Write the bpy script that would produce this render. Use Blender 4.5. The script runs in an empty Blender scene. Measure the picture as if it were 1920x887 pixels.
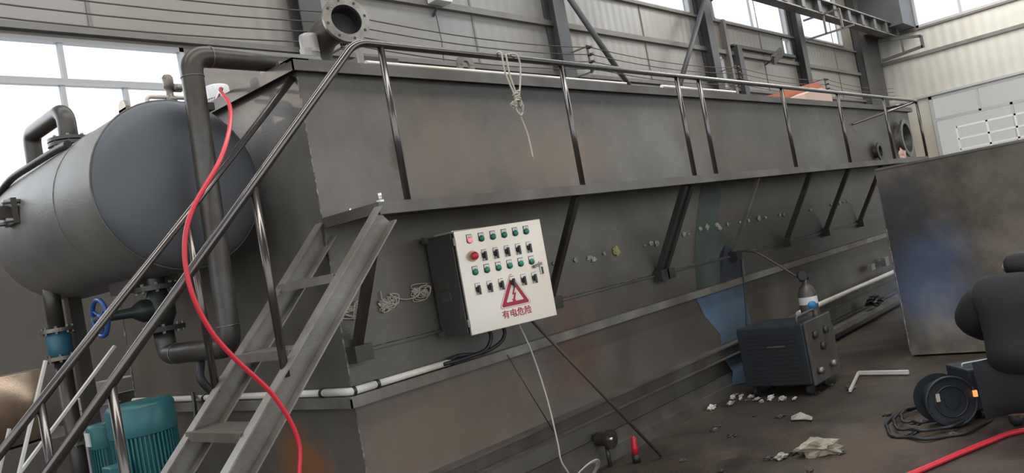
import bpy, bmesh, math, random
from mathutils import Vector, Matrix
random.seed(7)
S = bpy.context.scene
COL = S.collection

# ------------------------------------------------------------------ camera
FPX = 1499.66
CAM = Vector((-2.622, -3.671, 1.6))
d1 = Vector((2274-960, -(248-443.5), -FPX)).normalized()
d2 = Vector((-700-960, -(790-443.5), -FPX)).normalized()
d3 = d1.cross(d2).normalized()
R = Matrix((d1, d2, d3))                      # camera axes -> world axes
cam_d = bpy.data.cameras.new('camera'); cam = bpy.data.objects.new('camera', cam_d); COL.objects.link(cam)
cam.matrix_world = Matrix.Translation(CAM) @ R.to_4x4()
cam_d.sensor_fit = 'HORIZONTAL'; cam_d.sensor_width = 36; cam_d.lens = FPX/1920*36
cam_d.clip_start = .05; cam_d.clip_end = 200
S.camera = cam

# ------------------------------------------------------------------ light and exposure
S.view_settings.view_transform = 'Standard'; S.view_settings.look = 'None'
S.view_settings.exposure = 0.0; S.view_settings.gamma = 1; S.view_settings.use_curve_mapping = False
W = bpy.data.worlds.new('overcast_sky'); S.world = W; W.use_nodes = True
bg = W.node_tree.nodes['Background']; bg.inputs[0].default_value = (.93, .97, 1, 1); bg.inputs[1].default_value = 1.75

def area(name, loc, rot, sx, sy, power, color=(1, 1, 1)):
    l = bpy.data.lights.new(name, 'AREA'); l.shape = 'RECTANGLE'; l.size = sx; l.size_y = sy
    l.energy = power; l.color = color
    o = bpy.data.objects.new(name, l); COL.objects.link(o); o.location = loc; o.rotation_euler = rot
    return o
# daylight falling through the roof-light strips (just under the roof)
area('roof_light_strip_near', (1.5, -3.6, 8.9), (0, 0, 0), 15, 1.6, 560, (1, .96, .9))
area('roof_light_strip_far', (6, 2.2, 8.9), (0, 0, 0), 26, 1.4, 560, (.97, .99, 1))
area('roof_light_strip_end', (23, 0, 8.9), (0, 0, 0), 7, 6, 720, (1, .97, .9))
# daylight coming in through the long row of windows on the left
area('window_daylight', (-2.0, 4.6, 3.9), (math.radians(-90), 0, 0), 7, 1.5, 90, (.9, .95, 1))

# narrow warm spot lamp added to brighten the upper tank corner
sl = bpy.data.lights.new('corner_spot', 'SPOT'); sl.energy = 260; sl.spot_size = math.radians(8); sl.spot_blend = .6; sl.shadow_soft_size = .06; sl.color = (1, .86, .7)
so = bpy.data.objects.new('corner_spot', sl); COL.objects.link(so); so.location = (-4.2, 4.6, 4.1)
so.rotation_euler = (Vector((0, .17, 2.66))-so.location).to_track_quat('-Z', 'Y').to_euler()

# ------------------------------------------------------------------ materials
def lin(c):
    return tuple((x/255/12.92 if x/255 <= .04045 else ((x/255+.055)/1.055)**2.4) for x in c)
def mat(name, col, rough=.5, metal=0., var=0., scale=3., col2=None, bump=0., bscale=60., patches=(), stretch=(1, 1, 1), emis=None, alpha=None, spec=.5, streak=0.):
    m = bpy.data.materials.new(name); m.use_nodes = True
    nt = m.node_tree; N = nt.nodes; L = nt.links; b = N['Principled BSDF']
    b.inputs['Base Color'].default_value = (*col, 1); b.inputs['Roughness'].default_value = rough
    b.inputs['Metallic'].default_value = metal; b.inputs['Specular IOR Level'].default_value = spec
    if emis:
        b.inputs['Emission Color'].default_value = (*emis[0], 1); b.inputs['Emission Strength'].default_value = emis[1]
    if alpha is not None: b.inputs['Alpha'].default_value = alpha
    if var > 0 or patches or bump > 0:
        tc = N.new('ShaderNodeNewGeometry')
        mp = N.new('ShaderNodeMapping'); mp.inputs['Scale'].default_value = stretch
        L.new(tc.outputs['Position'], mp.inputs['Vector'])
    cur = None
    if var > 0:
        def noise(sc, det, rgh=.6):
            n = N.new('ShaderNodeTexNoise'); n.inputs['Scale'].default_value = sc
            n.inputs['Detail'].default_value = det; n.inputs['Roughness'].default_value = rgh
            L.new(mp.outputs[0], n.inputs['Vector']); return n
        n1 = noise(scale, 6, .65); n2 = noise(scale*.23, 3)
        r1 = N.new('ShaderNodeValToRGB'); r1.color_ramp.elements[0].position = .36; r1.color_ramp.elements[1].position = .62
        c2 = col2 or tuple(x*.6 for x in col)
        r1.color_ramp.elements[0].color = (*[a*(1-var)+c*var for a, c in zip(col, c2)], 1)
        r1.color_ramp.elements[1].color = (*col, 1)
        L.new(n1.outputs[0], r1.inputs[0])
        r2 = N.new('ShaderNodeValToRGB'); r2.color_ramp.elements[0].position = .42; r2.color_ramp.elements[1].position = .58
        r2.color_ramp.elements[0].color = (1, 1, 1, 1); v = 1-var*.55
        r2.color_ramp.elements[1].color = (v, v*.93, v*.85, 1)
        L.new(n2.outputs[0], r2.inputs[0])
        mx = N.new('ShaderNodeMix'); mx.data_type = 'RGBA'; mx.blend_type = 'MULTIPLY'; mx.inputs[0].default_value = 1
        L.new(r1.outputs[0], mx.inputs[6]); L.new(r2.outputs[0], mx.inputs[7]); cur = mx.outputs[2]
        rr = N.new('ShaderNodeMapRange'); rr.inputs[3].default_value = max(.05, rough-.12); rr.inputs[4].default_value = min(1, rough+.15)
        L.new(n1.outputs[0], rr.inputs[0]); L.new(rr.outputs[0], b.inputs['Roughness'])
    for (ctr, rad, pc, st) in patches:          # local stains and painted-in shade: centre, radii, colour, strength
        s = N.new('ShaderNodeVectorMath'); s.operation = 'SUBTRACT'; s.inputs[1].default_value = ctr
        L.new(tc.outputs['Position'], s.inputs[0])
        q = N.new('ShaderNodeVectorMath'); q.operation = 'DIVIDE'; q.inputs[1].default_value = rad
        L.new(s.outputs[0], q.inputs[0])
        ln = N.new('ShaderNodeVectorMath'); ln.operation = 'LENGTH'; L.new(q.outputs[0], ln.inputs[0])
        nn = N.new('ShaderNodeTexNoise'); nn.inputs['Scale'].default_value = 2.2/max(.1, min(rad[0], rad[2])); nn.inputs['Detail'].default_value = 5
        L.new(tc.outputs['Position'], nn.inputs['Vector'])
        ad = N.new('ShaderNodeMath'); ad.operation = 'MULTIPLY_ADD'; ad.inputs[1].default_value = 1.1
        L.new(nn.outputs[0], ad.inputs[0]); L.new(ln.outputs['Value'], ad.inputs[2])
        mr = N.new('ShaderNodeMapRange'); mr.inputs[1].default_value = .95; mr.inputs[2].default_value = 1.6
        mr.inputs[3].default_value = st; mr.inputs[4].default_value = 0
        L.new(ad.outputs[0], mr.inputs[0])
        mx = N.new('ShaderNodeMix'); mx.data_type = 'RGBA'; L.new(mr.outputs[0], mx.inputs[0])
        if cur: L.new(cur, mx.inputs[6])
        else: mx.inputs[6].default_value = (*col, 1)
        mx.inputs[7].default_value = (*pc, 1); cur = mx.outputs[2]
    if cur: L.new(cur, b.inputs['Base Color'])
    if bump > 0:
        n = N.new('ShaderNodeTexNoise'); n.inputs['Scale'].default_value = bscale; n.inputs['Detail'].default_value = 4
        L.new(mp.outputs[0], n.inputs['Vector'])
        bp = N.new('ShaderNodeBump'); bp.inputs['Strength'].default_value = bump; bp.inputs['Distance'].default_value = .02
        L.new(n.outputs[0], bp.inputs['Height']); L.new(bp.outputs[0], b.inputs['Normal'])
    return m

def panel_wall(name, col, axis, pitch):
    """sandwich panel wall: fine vertical corrugation as bump, panel joints darker"""
    m = mat(name, col, rough=.38, metal=.25, var=.25, scale=.9, col2=tuple(x*.75 for x in col))
    nt = m.node_tree; N = nt.nodes; L = nt.links; b = N['Principled BSDF']
    g = N.new('ShaderNodeNewGeometry'); sp = N.new('ShaderNodeSeparateXYZ'); L.new(g.outputs['Position'], sp.inputs[0])
    w = N.new('ShaderNodeMath'); w.operation = 'MULTIPLY'; w.inputs[1].default_value = 2*math.pi/pitch; L.new(sp.outputs[axis], w.inputs[0])
    s = N.new('ShaderNodeMath'); s.operation = 'SINE'; L.new(w.outputs[0], s.inputs[0])
    n = N.new('ShaderNodeTexNoise'); n.inputs['Scale'].default_value = 1.4; L.new(g.outputs['Position'], n.inputs['Vector'])
    a = N.new('ShaderNodeMath'); a.operation = 'MULTIPLY_ADD'; a.inputs[1].default_value = 5; L.new(n.outputs[0], a.inputs[0]); L.new(s.outputs[0], a.inputs[2])
    bp = N.new('ShaderNodeBump'); bp.inputs['Strength'].default_value = .13; bp.inputs['Distance'].default_value = .012
    L.new(a.outputs[0], bp.inputs['Height']); L.new(bp.outputs[0], b.inputs['Normal'])
    return m

RUST = (.16, .062, .03)
M = {}
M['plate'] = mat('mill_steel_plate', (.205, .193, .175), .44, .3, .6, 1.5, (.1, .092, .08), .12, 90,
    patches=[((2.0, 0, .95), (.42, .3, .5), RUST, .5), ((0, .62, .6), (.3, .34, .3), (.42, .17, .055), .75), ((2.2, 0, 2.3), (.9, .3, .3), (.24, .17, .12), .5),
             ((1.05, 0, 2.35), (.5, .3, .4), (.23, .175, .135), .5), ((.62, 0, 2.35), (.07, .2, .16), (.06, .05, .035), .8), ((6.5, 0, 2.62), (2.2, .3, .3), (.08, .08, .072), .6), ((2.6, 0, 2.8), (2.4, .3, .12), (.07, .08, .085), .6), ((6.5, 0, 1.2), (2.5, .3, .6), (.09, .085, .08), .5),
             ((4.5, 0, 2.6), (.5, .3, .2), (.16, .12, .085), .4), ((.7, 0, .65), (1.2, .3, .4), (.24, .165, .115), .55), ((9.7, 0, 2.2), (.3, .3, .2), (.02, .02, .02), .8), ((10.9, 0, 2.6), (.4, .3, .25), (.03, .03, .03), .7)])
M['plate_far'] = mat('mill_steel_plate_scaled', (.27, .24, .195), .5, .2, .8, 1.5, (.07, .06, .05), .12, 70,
    patches=[((5.5, -2.4, 1.5), (.4, .5, .4), (.17, .15, .12), .4), ((5.5, -3.0, 1.6), (.4, .3, .4), (.1, .05, .03), .5), ((5.5, -1.35, 1.0), (.5, .65, 1.1), (.028, .03, .034), .9)])  # last dark patch: smoke and shade painted into the plate's colour
M['vessel'] = mat('vessel_steel', (.19, .182, .168), .5, .2, .45, 2.2, (.08, .078, .075), .08, 80)
M['head'] = mat('vessel_head_shaded', (.105, .115, .13), .5, .2, .35, 2.2, (.06, .066, .075), .08, 80)  # vessel steel with the near head's shade put into its darker colour
M['pipe'] = mat('black_steel_pipe', (.1, .092, .085), .38, .5, .5, 7, (.05, .045, .04))
M['section'] = mat('raw_steel_section', (.3, .285, .26), .42, .35, .6, 4.5, (.14, .13, .12), .1, 120)
M['angle'] = mat('angle_steel', (.17, .16, .15), .45, .4, .5, 5, (.09, .085, .08))
M['rail'] = mat('rail_tube_steel', (.15, .14, .135), .2, .85, .3, 2.5, (.1, .09, .085))
M['weld'] = mat('weld_bead', (.42, .41, .4), .4, .6, .8, 38, (.1, .09, .08), .6, 150)
M['stainless'] = mat('stainless_sheet', (.74, .7, .64), .3, .55, .18, 2.5, (.5, .47, .42))
M['stainless_dark'] = mat('cabinet_side_sheet', (.13, .135, .14), .35, .6, .2, 3)
M['galv'] = mat('galvanised_bar', (.75, .73, .7), .45, .2, .2, 8)
M['flange'] = mat('cast_flange', (.3, .29, .27), .38, .75, .5, 12, (.13, .12, .11), .15, 120)
M['bolt'] = mat('zinc_bolt', (.55, .54, .5), .3, .9)
M['black'] = mat('black_rubber', (.018, .018, .02), .5)
M['pvc'] = mat('white_conduit_plastic', (.85, .82, .75), .4, 0, .15, 6)
M['blackplastic'] = mat('black_plastic', (.03, .03, .032), .35)
M['red'] = mat('red_hose_rubber', (.62, .03, .045), .35)
M['redplastic'] = mat('red_plastic', (.55, .02, .03), .35)
M['blue'] = mat('blue_wheel_paint', (.02, .07, .25), .32)
M['bluegreen'] = mat('blue_valve_paint', (.03, .15, .24), .4, 0, .3, 12)
M['darkgreen'] = mat('dark_green_valve_paint', (.03, .04, .036), .42, .2, .3, 12)
M['teal'] = mat('teal_motor_paint', (.025, .145, .165), .38, .1, .3, 9, (.02, .09, .11))
M['white'] = mat('white_enamel', (.72, .72, .72), .35)
M['motorwhite'] = mat('pale_motor_paint', (.4, .4, .4), .4, .2, .2, 10)
M['green'] = mat('green_button', (.02, .22, .13), .3)
M['redlamp'] = mat('lit_red_lamp', (.9, .25, .28), .3, emis=((1, .3, .35), .5))
M['yellow'] = mat('yellow_disc', (.62, .5, .3), .4)
M['label'] = mat('label_plate', (.75, .72, .66), .35)
M['signred'] = mat('sign_red', (.33, .012, .035), .45)
M['signpale'] = mat('sign_pale', (.72, .62, .56), .45)
M['wallback'] = panel_wall('grey_panel_wall', (.3, .29, .275), 0, .24)
M['wallend'] = panel_wall('pale_panel_wall', (.58, .56, .5), 1, .3)
M['walllow'] = mat('lower_wall_panel', (.14, .13, .124), .6, 0, .3, 1.5)
M['column'] = mat('dark_column_paint', (.085, .085, .088), .5, .2, .3, 3)
M['girt'] = mat('girt_steel', (.2, .19, .175), .5, .3, .2, 5)
M['frame'] = mat('window_frame', (.42, .42, .42), .45, .2)
M['roof'] = mat('roof_sheet', (.25, .25, .25), .6)
M['floor'] = mat('oily_dirt_floor', (.085, .062, .045), .75, 0, .8, 3.2, (.03, .023, .018), .6, 30,
    patches=[((2.6, -1.75, 0), (.9, .4, .4), (.11, .07, .045), .5), ((3.2, -.6, 0), (.9, .5, .4), (.04, .034, .03), .6), ((4.6, -1.8, 0), (.9, .6, .4), (.03, .026, .024), .6), ((2.2, -1.0, 0), (.2, .14, .3), (.012, .011, .01), .8)])
M['tan'] = mat('bronze_steel_roll', (.5, .38, .28), .3, .7, .25, 3, (.3, .22, .16), .1, 120)
M['orange'] = mat('orange_tarpaulin', (.55, .16, .07), .6, 0, .2, 3)
M['salmon'] = mat('pale_peach_cloth', (.72, .5, .42), .7)
M['lavender'] = mat('lavender_carton', (.36, .29, .33), .7)
M['olive'] = mat('olive_carton', (.22, .21, .17), .7)
M['rag'] = mat('dirty_pale_cloth', (.4, .37, .29), .85, 0, .5, 14)
M['paper'] = mat('white_scrap', (.5, .48, .43), .8, 0, .5, 60, (.2, .2, .17))
M['yellowrag'] = mat('yellowed_scrap', (.5, .48, .2), .7, 0, .3, 30)
M['rope'] = mat('pale_rope', (.48, .43, .35), .8)
M['machine'] = mat('dark_welder_case', (.026, .032, .04), .45, .1, .2, 6)
M['machinegrey'] = mat('grey_welder_panel', (.12, .115, .11), .45, .2, .4, 7)
M['cylinderwhite'] = mat('bottle_grey', (.11, .105, .1), .4, .2, .3, 8)
M['bluelabel'] = mat('blue_label', (.03, .2, .42), .4)
M['jacket'] = mat('dark_jacket_cloth', (.014, .016, .016), .85, 0, .3, 6)
M['trousers'] = mat('dark_trouser_cloth', (.012, .013, .016), .85)
M['skin'] = mat('skin', (.32, .18, .12), .55)
M['hair'] = mat('black_hair', (.01, .01, .01), .6, 0, 0, 3, None, .5, 200)
M['ember'] = mat('orange_lamp_glow', (.8, .3, .12), .4, emis=((1, .32, .1), 1.2))
M['brownhose'] = mat('brown_cable', (.06, .042, .032), .55)
M['wirewhite'] = mat('pale_wire', (.45, .43, .38), .5)
M['patchblue'] = mat('blue_patch', (.13, .215, .33), .5, .1, .5, 3, (.09, .14, .2))
M['patchgreen'] = mat('green_patch', (.15, .2, .18), .5, .1, .6, 4, (.09, .1, .09), alpha=.6)
M['patchviolet'] = mat('violet_patch', (.22, .25, .33), .5, .1, .3, 4, (.14, .15, .2), alpha=.85)

def glass(name, tint, rough, amount):
    m = bpy.data.materials.new(name); m.use_nodes = True; nt = m.node_tree; N = nt.nodes; L = nt.links
    for n in list(N):
        if n.type != 'OUTPUT_MATERIAL': N.remove(n)
    out = [n for n in N if n.type == 'OUTPUT_MATERIAL'][0]
    t = N.new('ShaderNodeBsdfTransparent'); t.inputs[0].default_value = (*tint, 1)
    g = N.new('ShaderNodeBsdfGlossy'); g.inputs['Roughness'].default_value = rough
    x = N.new('ShaderNodeMixShader'); x.inputs[0].default_value = amount
    L.new(t.outputs[0], x.inputs[1]); L.new(g.outputs[0], x.inputs[2]); L.new(x.outputs[0], out.inputs[0]); return m
M['glass'] = glass('window_glass', (.95, .97, 1), .05, .06)
M['glassdim'] = glass('dusty_plastic_glazing', (.56, .555, .53), .2, .1)

# ------------------------------------------------------------------ mesh helpers
ORG = {}
class MB:
    def __init__(s): s.v = []; s.f = []; s.sm = []
    def add(s, vs, fs, smooth=False):
        n = len(s.v); s.v += [Vector(p) for p in vs]; s.f += [tuple(i+n for i in f) for f in fs]; s.sm += [smooth]*len(fs); return s
    def box(s, x0, x1, y0, y1, z0, z1):
        vs = [(x, y, z) for x in (x0, x1) for y in (y0, y1) for z in (z0, z1)]
        return s.add(vs, [(0, 1, 3, 2), (4, 6, 7, 5), (0, 4, 5, 1), (2, 3, 7, 6), (0, 2, 6, 4), (1, 5, 7, 3)])
    def obox(s, c, ax, ay, az, hx, hy, hz):
        c = Vector(c); vs = [c+ax*hx*i+ay*hy*j+az*hz*k for i in (-1, 1) for j in (-1, 1) for k in (-1, 1)]
        return s.add(vs, [(0, 1, 3, 2), (4, 6, 7, 5), (0, 4, 5, 1), (2, 3, 7, 6), (0, 2, 6, 4), (1, 5, 7, 3)])
    def bar(s, p, q, w, h, up=(0, 0, 1)):
        p = Vector(p); q = Vector(q); ax = (q-p).normalized(); u = Vector(up)
        ay = u.cross(ax)
        if ay.length < 1e-4: ay = Vector((1, 0, 0)).cross(ax)
        ay.normalize(); az = ax.cross(ay)
        return s.obox((p+q)/2, ax, ay, az, (q-p).length/2, w/2, h/2)
    def angle(s, p, q, w, t, a, b):
        """L section along p-q with legs along directions a and b"""
        p = Vector(p); q = Vector(q); a = Vector(a); b = Vector(b)
        pr = [Vector((0, 0, 0)), a*w, a*w+b*t, a*t+b*t, a*t+b*w, b*w]
        vs = [p+k for k in pr]+[q+k for k in pr]
        fs = [(i, (i+1) % 6, (i+1) % 6+6, i+6) for i in range(6)]+[(3, 2, 1, 0), (5, 4, 3, 0), (6, 7, 8, 9), (6, 9, 10, 11)]
        return s.add(vs, fs)
    def tube(s, pts, r, n=10, caps=True, closed=False):
        pts = [Vector(p) for p in pts]; m = len(pts)
        rs = r if isinstance(r, (list, tuple)) else [r]*m
        tg = []
        for i in range(m):
            if closed: t = pts[(i+1) % m]-pts[i-1]
            else: t = pts[min(i+1, m-1)]-pts[max(i-1, 0)]
            tg.append(t.normalized())
        u = tg[0].orthogonal().normalized(); vs = []
        for i in range(m):
            u = (u-tg[i]*u.dot(tg[i]))
            if u.length < 1e-5: u = tg[i].orthogonal()
            u.normalize(); w = tg[i].cross(u)
            vs += [pts[i]+(u*math.cos(2*math.pi*k/n)+w*math.sin(2*math.pi*k/n))*rs[i] for k in range(n)]
        fs = []
        for i in range(m if closed else m-1):
            j = (i+1) % m
            fs += [(i*n+k, i*n+(k+1) % n, j*n+(k+1) % n, j*n+k) for k in range(n)]
        b = len(s.v); s.add(vs, fs, True)
        if caps and not closed: s.add([], []); s.f += [tuple(b+k for k in reversed(range(n))), tuple(b+(m-1)*n+k for k in range(n))]; s.sm += [False, False]
        return s
    def lathe(s, prof, o, axis, n=32, smooth=True, closed=False):
        """prof: (radius, distance along axis)"""
        o = Vector(o); ax = Vector(axis).normalized(); u = ax.orthogonal().normalized(); w = ax.cross(u)
        vs = []; m = len(prof)
        for r, h in prof: vs += [o+ax*h+(u*math.cos(2*math.pi*k/n)+w*math.sin(2*math.pi*k/n))*max(r, 1e-4) for k in range(n)]
        fs = [(i*n+k, i*n+(k+1) % n, (i+1) % m*n+(k+1) % n, (i+1) % m*n+k) for i in range(m if closed else m-1) for k in range(n)]
        return s.add(vs, fs, smooth)
    def ring(s, o, axis, r0, r1, t, n=32):
        return s.lathe([(r0, -t/2), (r1, -t/2), (r1, t/2), (r0, t/2)], o, axis, n, False, True)
    def disc(s, o, axis, r, t, n=24):
        return s.lathe([(0, -t/2), (r, -t/2), (r, t/2), (0, t/2)], o, axis, n, False)
    def prism(s, poly, off):
        off = Vector(off); poly = [Vector(p) for p in poly]; n = len(poly)
        return s.add(poly+[p+off for p in poly], [tuple(range(n)), tuple(range(2*n-1, n-1, -1))]+[(i, i+n, (i+1) % n+n, (i+1) % n) for i in range(n)])
    def build(s, name, material, parent=None, bevel=0):
        me = bpy.data.meshes.new(name)
        o0 = ORG.get(parent.name, Vector()) if parent else None
        if parent is None:
            xs = [p.x for p in s.v]; ys = [p.y for p in s.v]; zs = [p.z for p in s.v]
            o0 = Vector(((min(xs)+max(xs))/2, (min(ys)+max(ys))/2, min(zs)))
        me.from_pydata([p-o0 for p in s.v], [], s.f); me.update()
        for p, sm in zip(me.polygons, s.sm): p.use_smooth = sm
        bm = bmesh.new(); bm.from_mesh(me); bmesh.ops.recalc_face_normals(bm, faces=bm.faces); bm.to_mesh(me); bm.free()
        me.materials.append(material)
        o = bpy.data.objects.new(name, me); COL.objects.link(o)
        if parent: o.parent = parent
        else: o.location = o0
        ORG[o.name] = o0
        if bevel:
            b = o.modifiers.new('b', 'BEVEL'); b.width = bevel; b.segments = 2; b.limit_method = 'ANGLE'
        return o
def tag(o, label, cat, group=None, kind=None):
    o['label'] = label; o['category'] = cat
    if group: o['group'] = group
    if kind: o['kind'] = kind
    return o
def thing(name, loc, label, cat, group=None):
    o = bpy.data.objects.new(name, None); COL.objects.link(o); o.location = loc; o.empty_display_size = .1
    ORG[o.name] = Vector(loc); return tag(o, label, cat, group)
def structure(o, label=None):
    o['kind'] = 'structure'
    if label: o['label'] = label
    return o
def bend(pts, r, n=8):
    """round the corners of a polyline with radius r"""
    P = [Vector(p) for p in pts]; out = [P[0]]
    for i in range(1, len(P)-1):
        a = (P[i-1]-P[i]); b = (P[i+1]-P[i]); rr = min(r, a.length*.49, b.length*.49)
        p0 = P[i]+a.normalized()*rr; p1 = P[i]+b.normalized()*rr
        for k in range(n+1):
            t = k/n; out.append(p0*(1-t)**2+P[i]*2*t*(1-t)+p1*t*t)
    out.append(P[-1]); return out
def smooth_curve(pts, n=8):
    P = [Vector(p) for p in pts]; P = [2*P[0]-P[1]]+P+[2*P[-1]-P[-2]]; out = []
    for i in range(1, len(P)-2):
        for k in range(n):
            t = k/n; a, b, c, d = P[i-1:i+3]
            out.append(.5*((2*b)+(c-a)*t+(2*a-5*b+4*c-d)*t*t+(3*b-a-3*c+d)*t**3))
    out.append(P[-2]); return out
def weld_bead(mb, p, q, r=.006):
    p = Vector(p); q = Vector(q); L = (q-p).length; n = max(4, int(L/.022)); pts = []; rs = []
    for i in range(n+1):
        t = i/n; pts.append(p+(q-p)*t+Vector((random.uniform(-1, 1), random.uniform(-1, 1), random.uniform(-1, 1)))*r*.35); rs.append(r*random.uniform(.55, 1.15))
    mb.tube(pts, rs, 6); return mb
X, Y, Z = Vector((1, 0, 0)), Vector((0, 1, 0)), Vector((0, 0, 1))

# ================================================================== SETTING
YB, XE = 4.85, 28.0
structure(MB().box(-14, 34, -16, 8, -.2, 0).build('floor', M['floor']), 'dark oily dirt floor of the workshop')
rf = MB()
for y0, y1 in ((-16, -4.5), (-2.7, 1.4), (3.0, YB+.2)): rf.box(-14, XE+.2, y0, y1, 9.0, 9.15)
structure(rf.build('ceiling', M['roof']))
sk = MB()
sk.box(-14, XE+.2, -4.5, -2.7, 9.02, 9.05).box(-14, XE+.2, 1.4, 3.0, 9.02, 9.05)
structure(sk.build('window_9', M['glass']), 'roof light strips')

def wall_grid(x0, x1, z0, z1, holes, put):
    xs = sorted({x0, x1, *[h[0] for h in holes], *[h[1] for h in holes]}); zs = sorted({z0, z1, *[h[2] for h in holes], *[h[3] for h in holes]})
    xs = [x for x in xs if x0 <= x <= x1]; zs = [z for z in zs if z0 <= z <= z1]
    for i in range(len(xs)-1):
        for j in range(len(zs)-1):
            cx, cz = (xs[i]+xs[i+1])/2, (zs[j]+zs[j+1])/2
            if any(h[0] < cx < h[1] and h[2] < cz < h[3] for h in holes): continue
            put(xs[i], xs[i+1], zs[j], zs[j+1])
holesB = [(-7, 1.97, 3.0, 4.66), (10.4, 14.3, 3.2, 4.68), (15.35, 15.8, 4.2, 5.55), (9.8, 14.55, 6.48, 8.2), (15.75, 20.3, 6.48, 8.2), (21.5, 24.9, 6.56, 8.2), (19.75, 20.3, 5.85, 6.38)]
wb = MB(); wall_grid(-14, XE+.2, 1.7, 9.0, holesB, lambda a, b, c, d: wb.box(a, b, YB, YB+.12, c, d))
structure(wb.build('wall_back', M['wallback']))
structure(MB().box(-14, XE+.2, YB-.03, YB+.12, 0, 2.88).build('wall_back_lower', M['walllow']))
holesE = [(-12, 3.36, .3, 4.55), (-12, 3.3, 6.98, 8.6)]
we = MB(); wall_grid(-16, YB+.12, 0, 9.0, holesE, lambda a, b, c, d: we.box(XE, XE+.12, a, b, c, d))
structure(we.build('wall_end', M['wallend']))

def window_x(name, x0, x1, z0, z1, vbars=(), hbars=(), w=.05, label=None, pane='glass', y=YB):
    e = bpy.data.objects.new(name, None); COL.objects.link(e); e.location = ((x0+x1)/2, y, z0); ORG[e.name] = Vector(e.location); structure(e, label)
    f = MB()
    f.box(x0, x1, y-.03, y+.05, z0, z0+w).box(x0, x1, y-.03, y+.05, z1-w, z1).box(x0, x0+w, y-.03, y+.05, z0, z1).box(x1-w, x1, y-.03, y+.05, z0, z1)
    for b in vbars: f.box(b[0]-.022, b[0]+.022, y-.02, y+.04, b[1], b[2])
    for b in hbars: f.box(x0, x1, y-.03, y+.04, b-.035, b+.035)
    f.build('window_frame', M['frame'], e)
    MB().box(x0+.01, x1-.01, y+.052, y+.058, z0+.01, z1-.01).build('pane', M[pane], e)
    return e
window_x('window_1', -7, 1.97, 3.0, 4.66, [(v, 4.2, 4.66) for v in (-5.3, -3.3, -1.3, .66)]+[(v, 3.0, 4.2) for v in (-5.6, -4.3, -3, -1.8, -.6, .62, 1.25)], [4.2], label='large bright window at the left of the back wall')
window_x('window_2', 10.4, 14.3, 3.2, 4.68, [(11.4, 3.2, 4.68), (12.9, 3.2, 4.68)], [], label='window low behind the tank rim between two columns')
window_x('window_3', 15.35, 15.8, 4.2, 5.55, [], [], label='narrow bright window strip beside the third column')
window_x('window_4', 9.8, 14.55, 6.48, 8.2, [(12.2, 6.48, 8.2)], [], label='high strip window left of the third column')
window_x('window_5', 15.75, 20.3, 6.48, 8.2, [(18, 6.48, 8.2)], [], label='high strip window right of the third column')
window_x('window_6', 21.5, 24.9, 6.56, 8.2, [], [], label='high strip window nearest the far corner')
window_x('window_7', 19.75, 20.3, 5.85, 6.38, [], [], w=.03, label='small bright opening left of the fourth column')
def window_y(name, y0, y1, z0, z1, vb, hb, w, label, pane):
    e = bpy.data.objects.new(name, None); COL.objects.link(e); e.location = (XE, (y0+y1)/2, z0); ORG[e.name] = Vector(e.location); structure(e, label)
    f = MB(); x = XE
    f.box(x-.04, x+.05, y0, y1, z0, z0+w).box(x-.04, x+.05, y0, y1, z1-w, z1).box(x-.04, x+.05, y0, y0+w, z0, z1).box(x-.04, x+.05, y1-w, y1, z0, z1)
    for (y, a, b) in vb: f.box(x-.03, x+.04, y-.04, y+.04, a, b)
    for (z, a, b) in hb: f.box(x-.03, x+.04, a, b, z-.05, z+.05)
    f.build('window_frame', M['frame'], e)
    MB().box(x+.06, x+.066, y0, y1, z0, z1).build('pane', M[pane], e)
window_y('window_8', -12, 3.3, 6.98, 8.6, [(v, 6.98, 8.6) for v in (1.9, .45, -1.5, -3, -5)], [], .08, 'high strip window in the end wall', 'glass')
window_y('window_10', -12, 3.36, .3, 4.55, [(1.9, 3.7, 4.55), (1.0, .3, 3.75), (-.6, .3, 4.55), (-3, .3, 4.55), (-5, .3, 4.55)],
         [(3.72, -12, 3.3)], .1, 'large pale glazed gate in the end wall', 'glassdim')
g = MB()   # second row of lighter bars standing outside, seen through the dusty glazing
for z in (2.55, 2.9, 3.3): g.box(XE-.5, XE-.46, -2, 2.6, z-.03, z+.03)
for y in (2.6, 1.7, .9, .1, -.8): g.box(XE-.5, XE-.46, y-.03, y+.03, 0, 3.33)
tag(g.build('scaffold_frame', M['white']), 'pale frame of bars standing before the glazed end gate', 'frame')

# girts and trims on the walls
for i, (a, b, z, h) in enumerate([(-14, XE, 5.67, .1), (-14, XE, 4.74, .07), (-14, XE, 2.95, .07)]):
    structure(MB().box(a, b, YB-.09, YB, z-h/2, z+h/2).build('trim_%d' % (i+1), M['girt']))
structure(MB().box(9, XE, YB-.08, YB, 6.42, 6.48).build('trim_4', M['girt']))
structure(MB().box(XE-.1, XE, -16, YB, 6.0, 6.12).build('trim_5', M['girt']))
structure(MB().box(XE-.1, XE, -16, YB, 6.9, 6.97).build('trim_6', M['girt']))
structure(MB().box(XE-.1, XE, -16, YB, 4.56, 4.64).build('trim_7', M['frame']))
t8 = MB()
for x in (1.0, 7.0, 12.3, 18.3, 24.0): t8.box(x-.02, x+.02, YB-.015, YB, 4.8, 8.9)
structure(t8.build('trim_8', M['girt']))
structure(MB().box(16.35, 16.6, YB-.2, YB, 0, 5.85).box(16.35, 20.3, YB-.12, YB, 5.82, 5.9).build('trim_9', M['column']), 'dark door post and lintel right of the third column')
structure(MB().box(15.95, 16.08, YB-.14, YB, 0, 6.48).build('trim_10', M['girt']))

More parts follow.
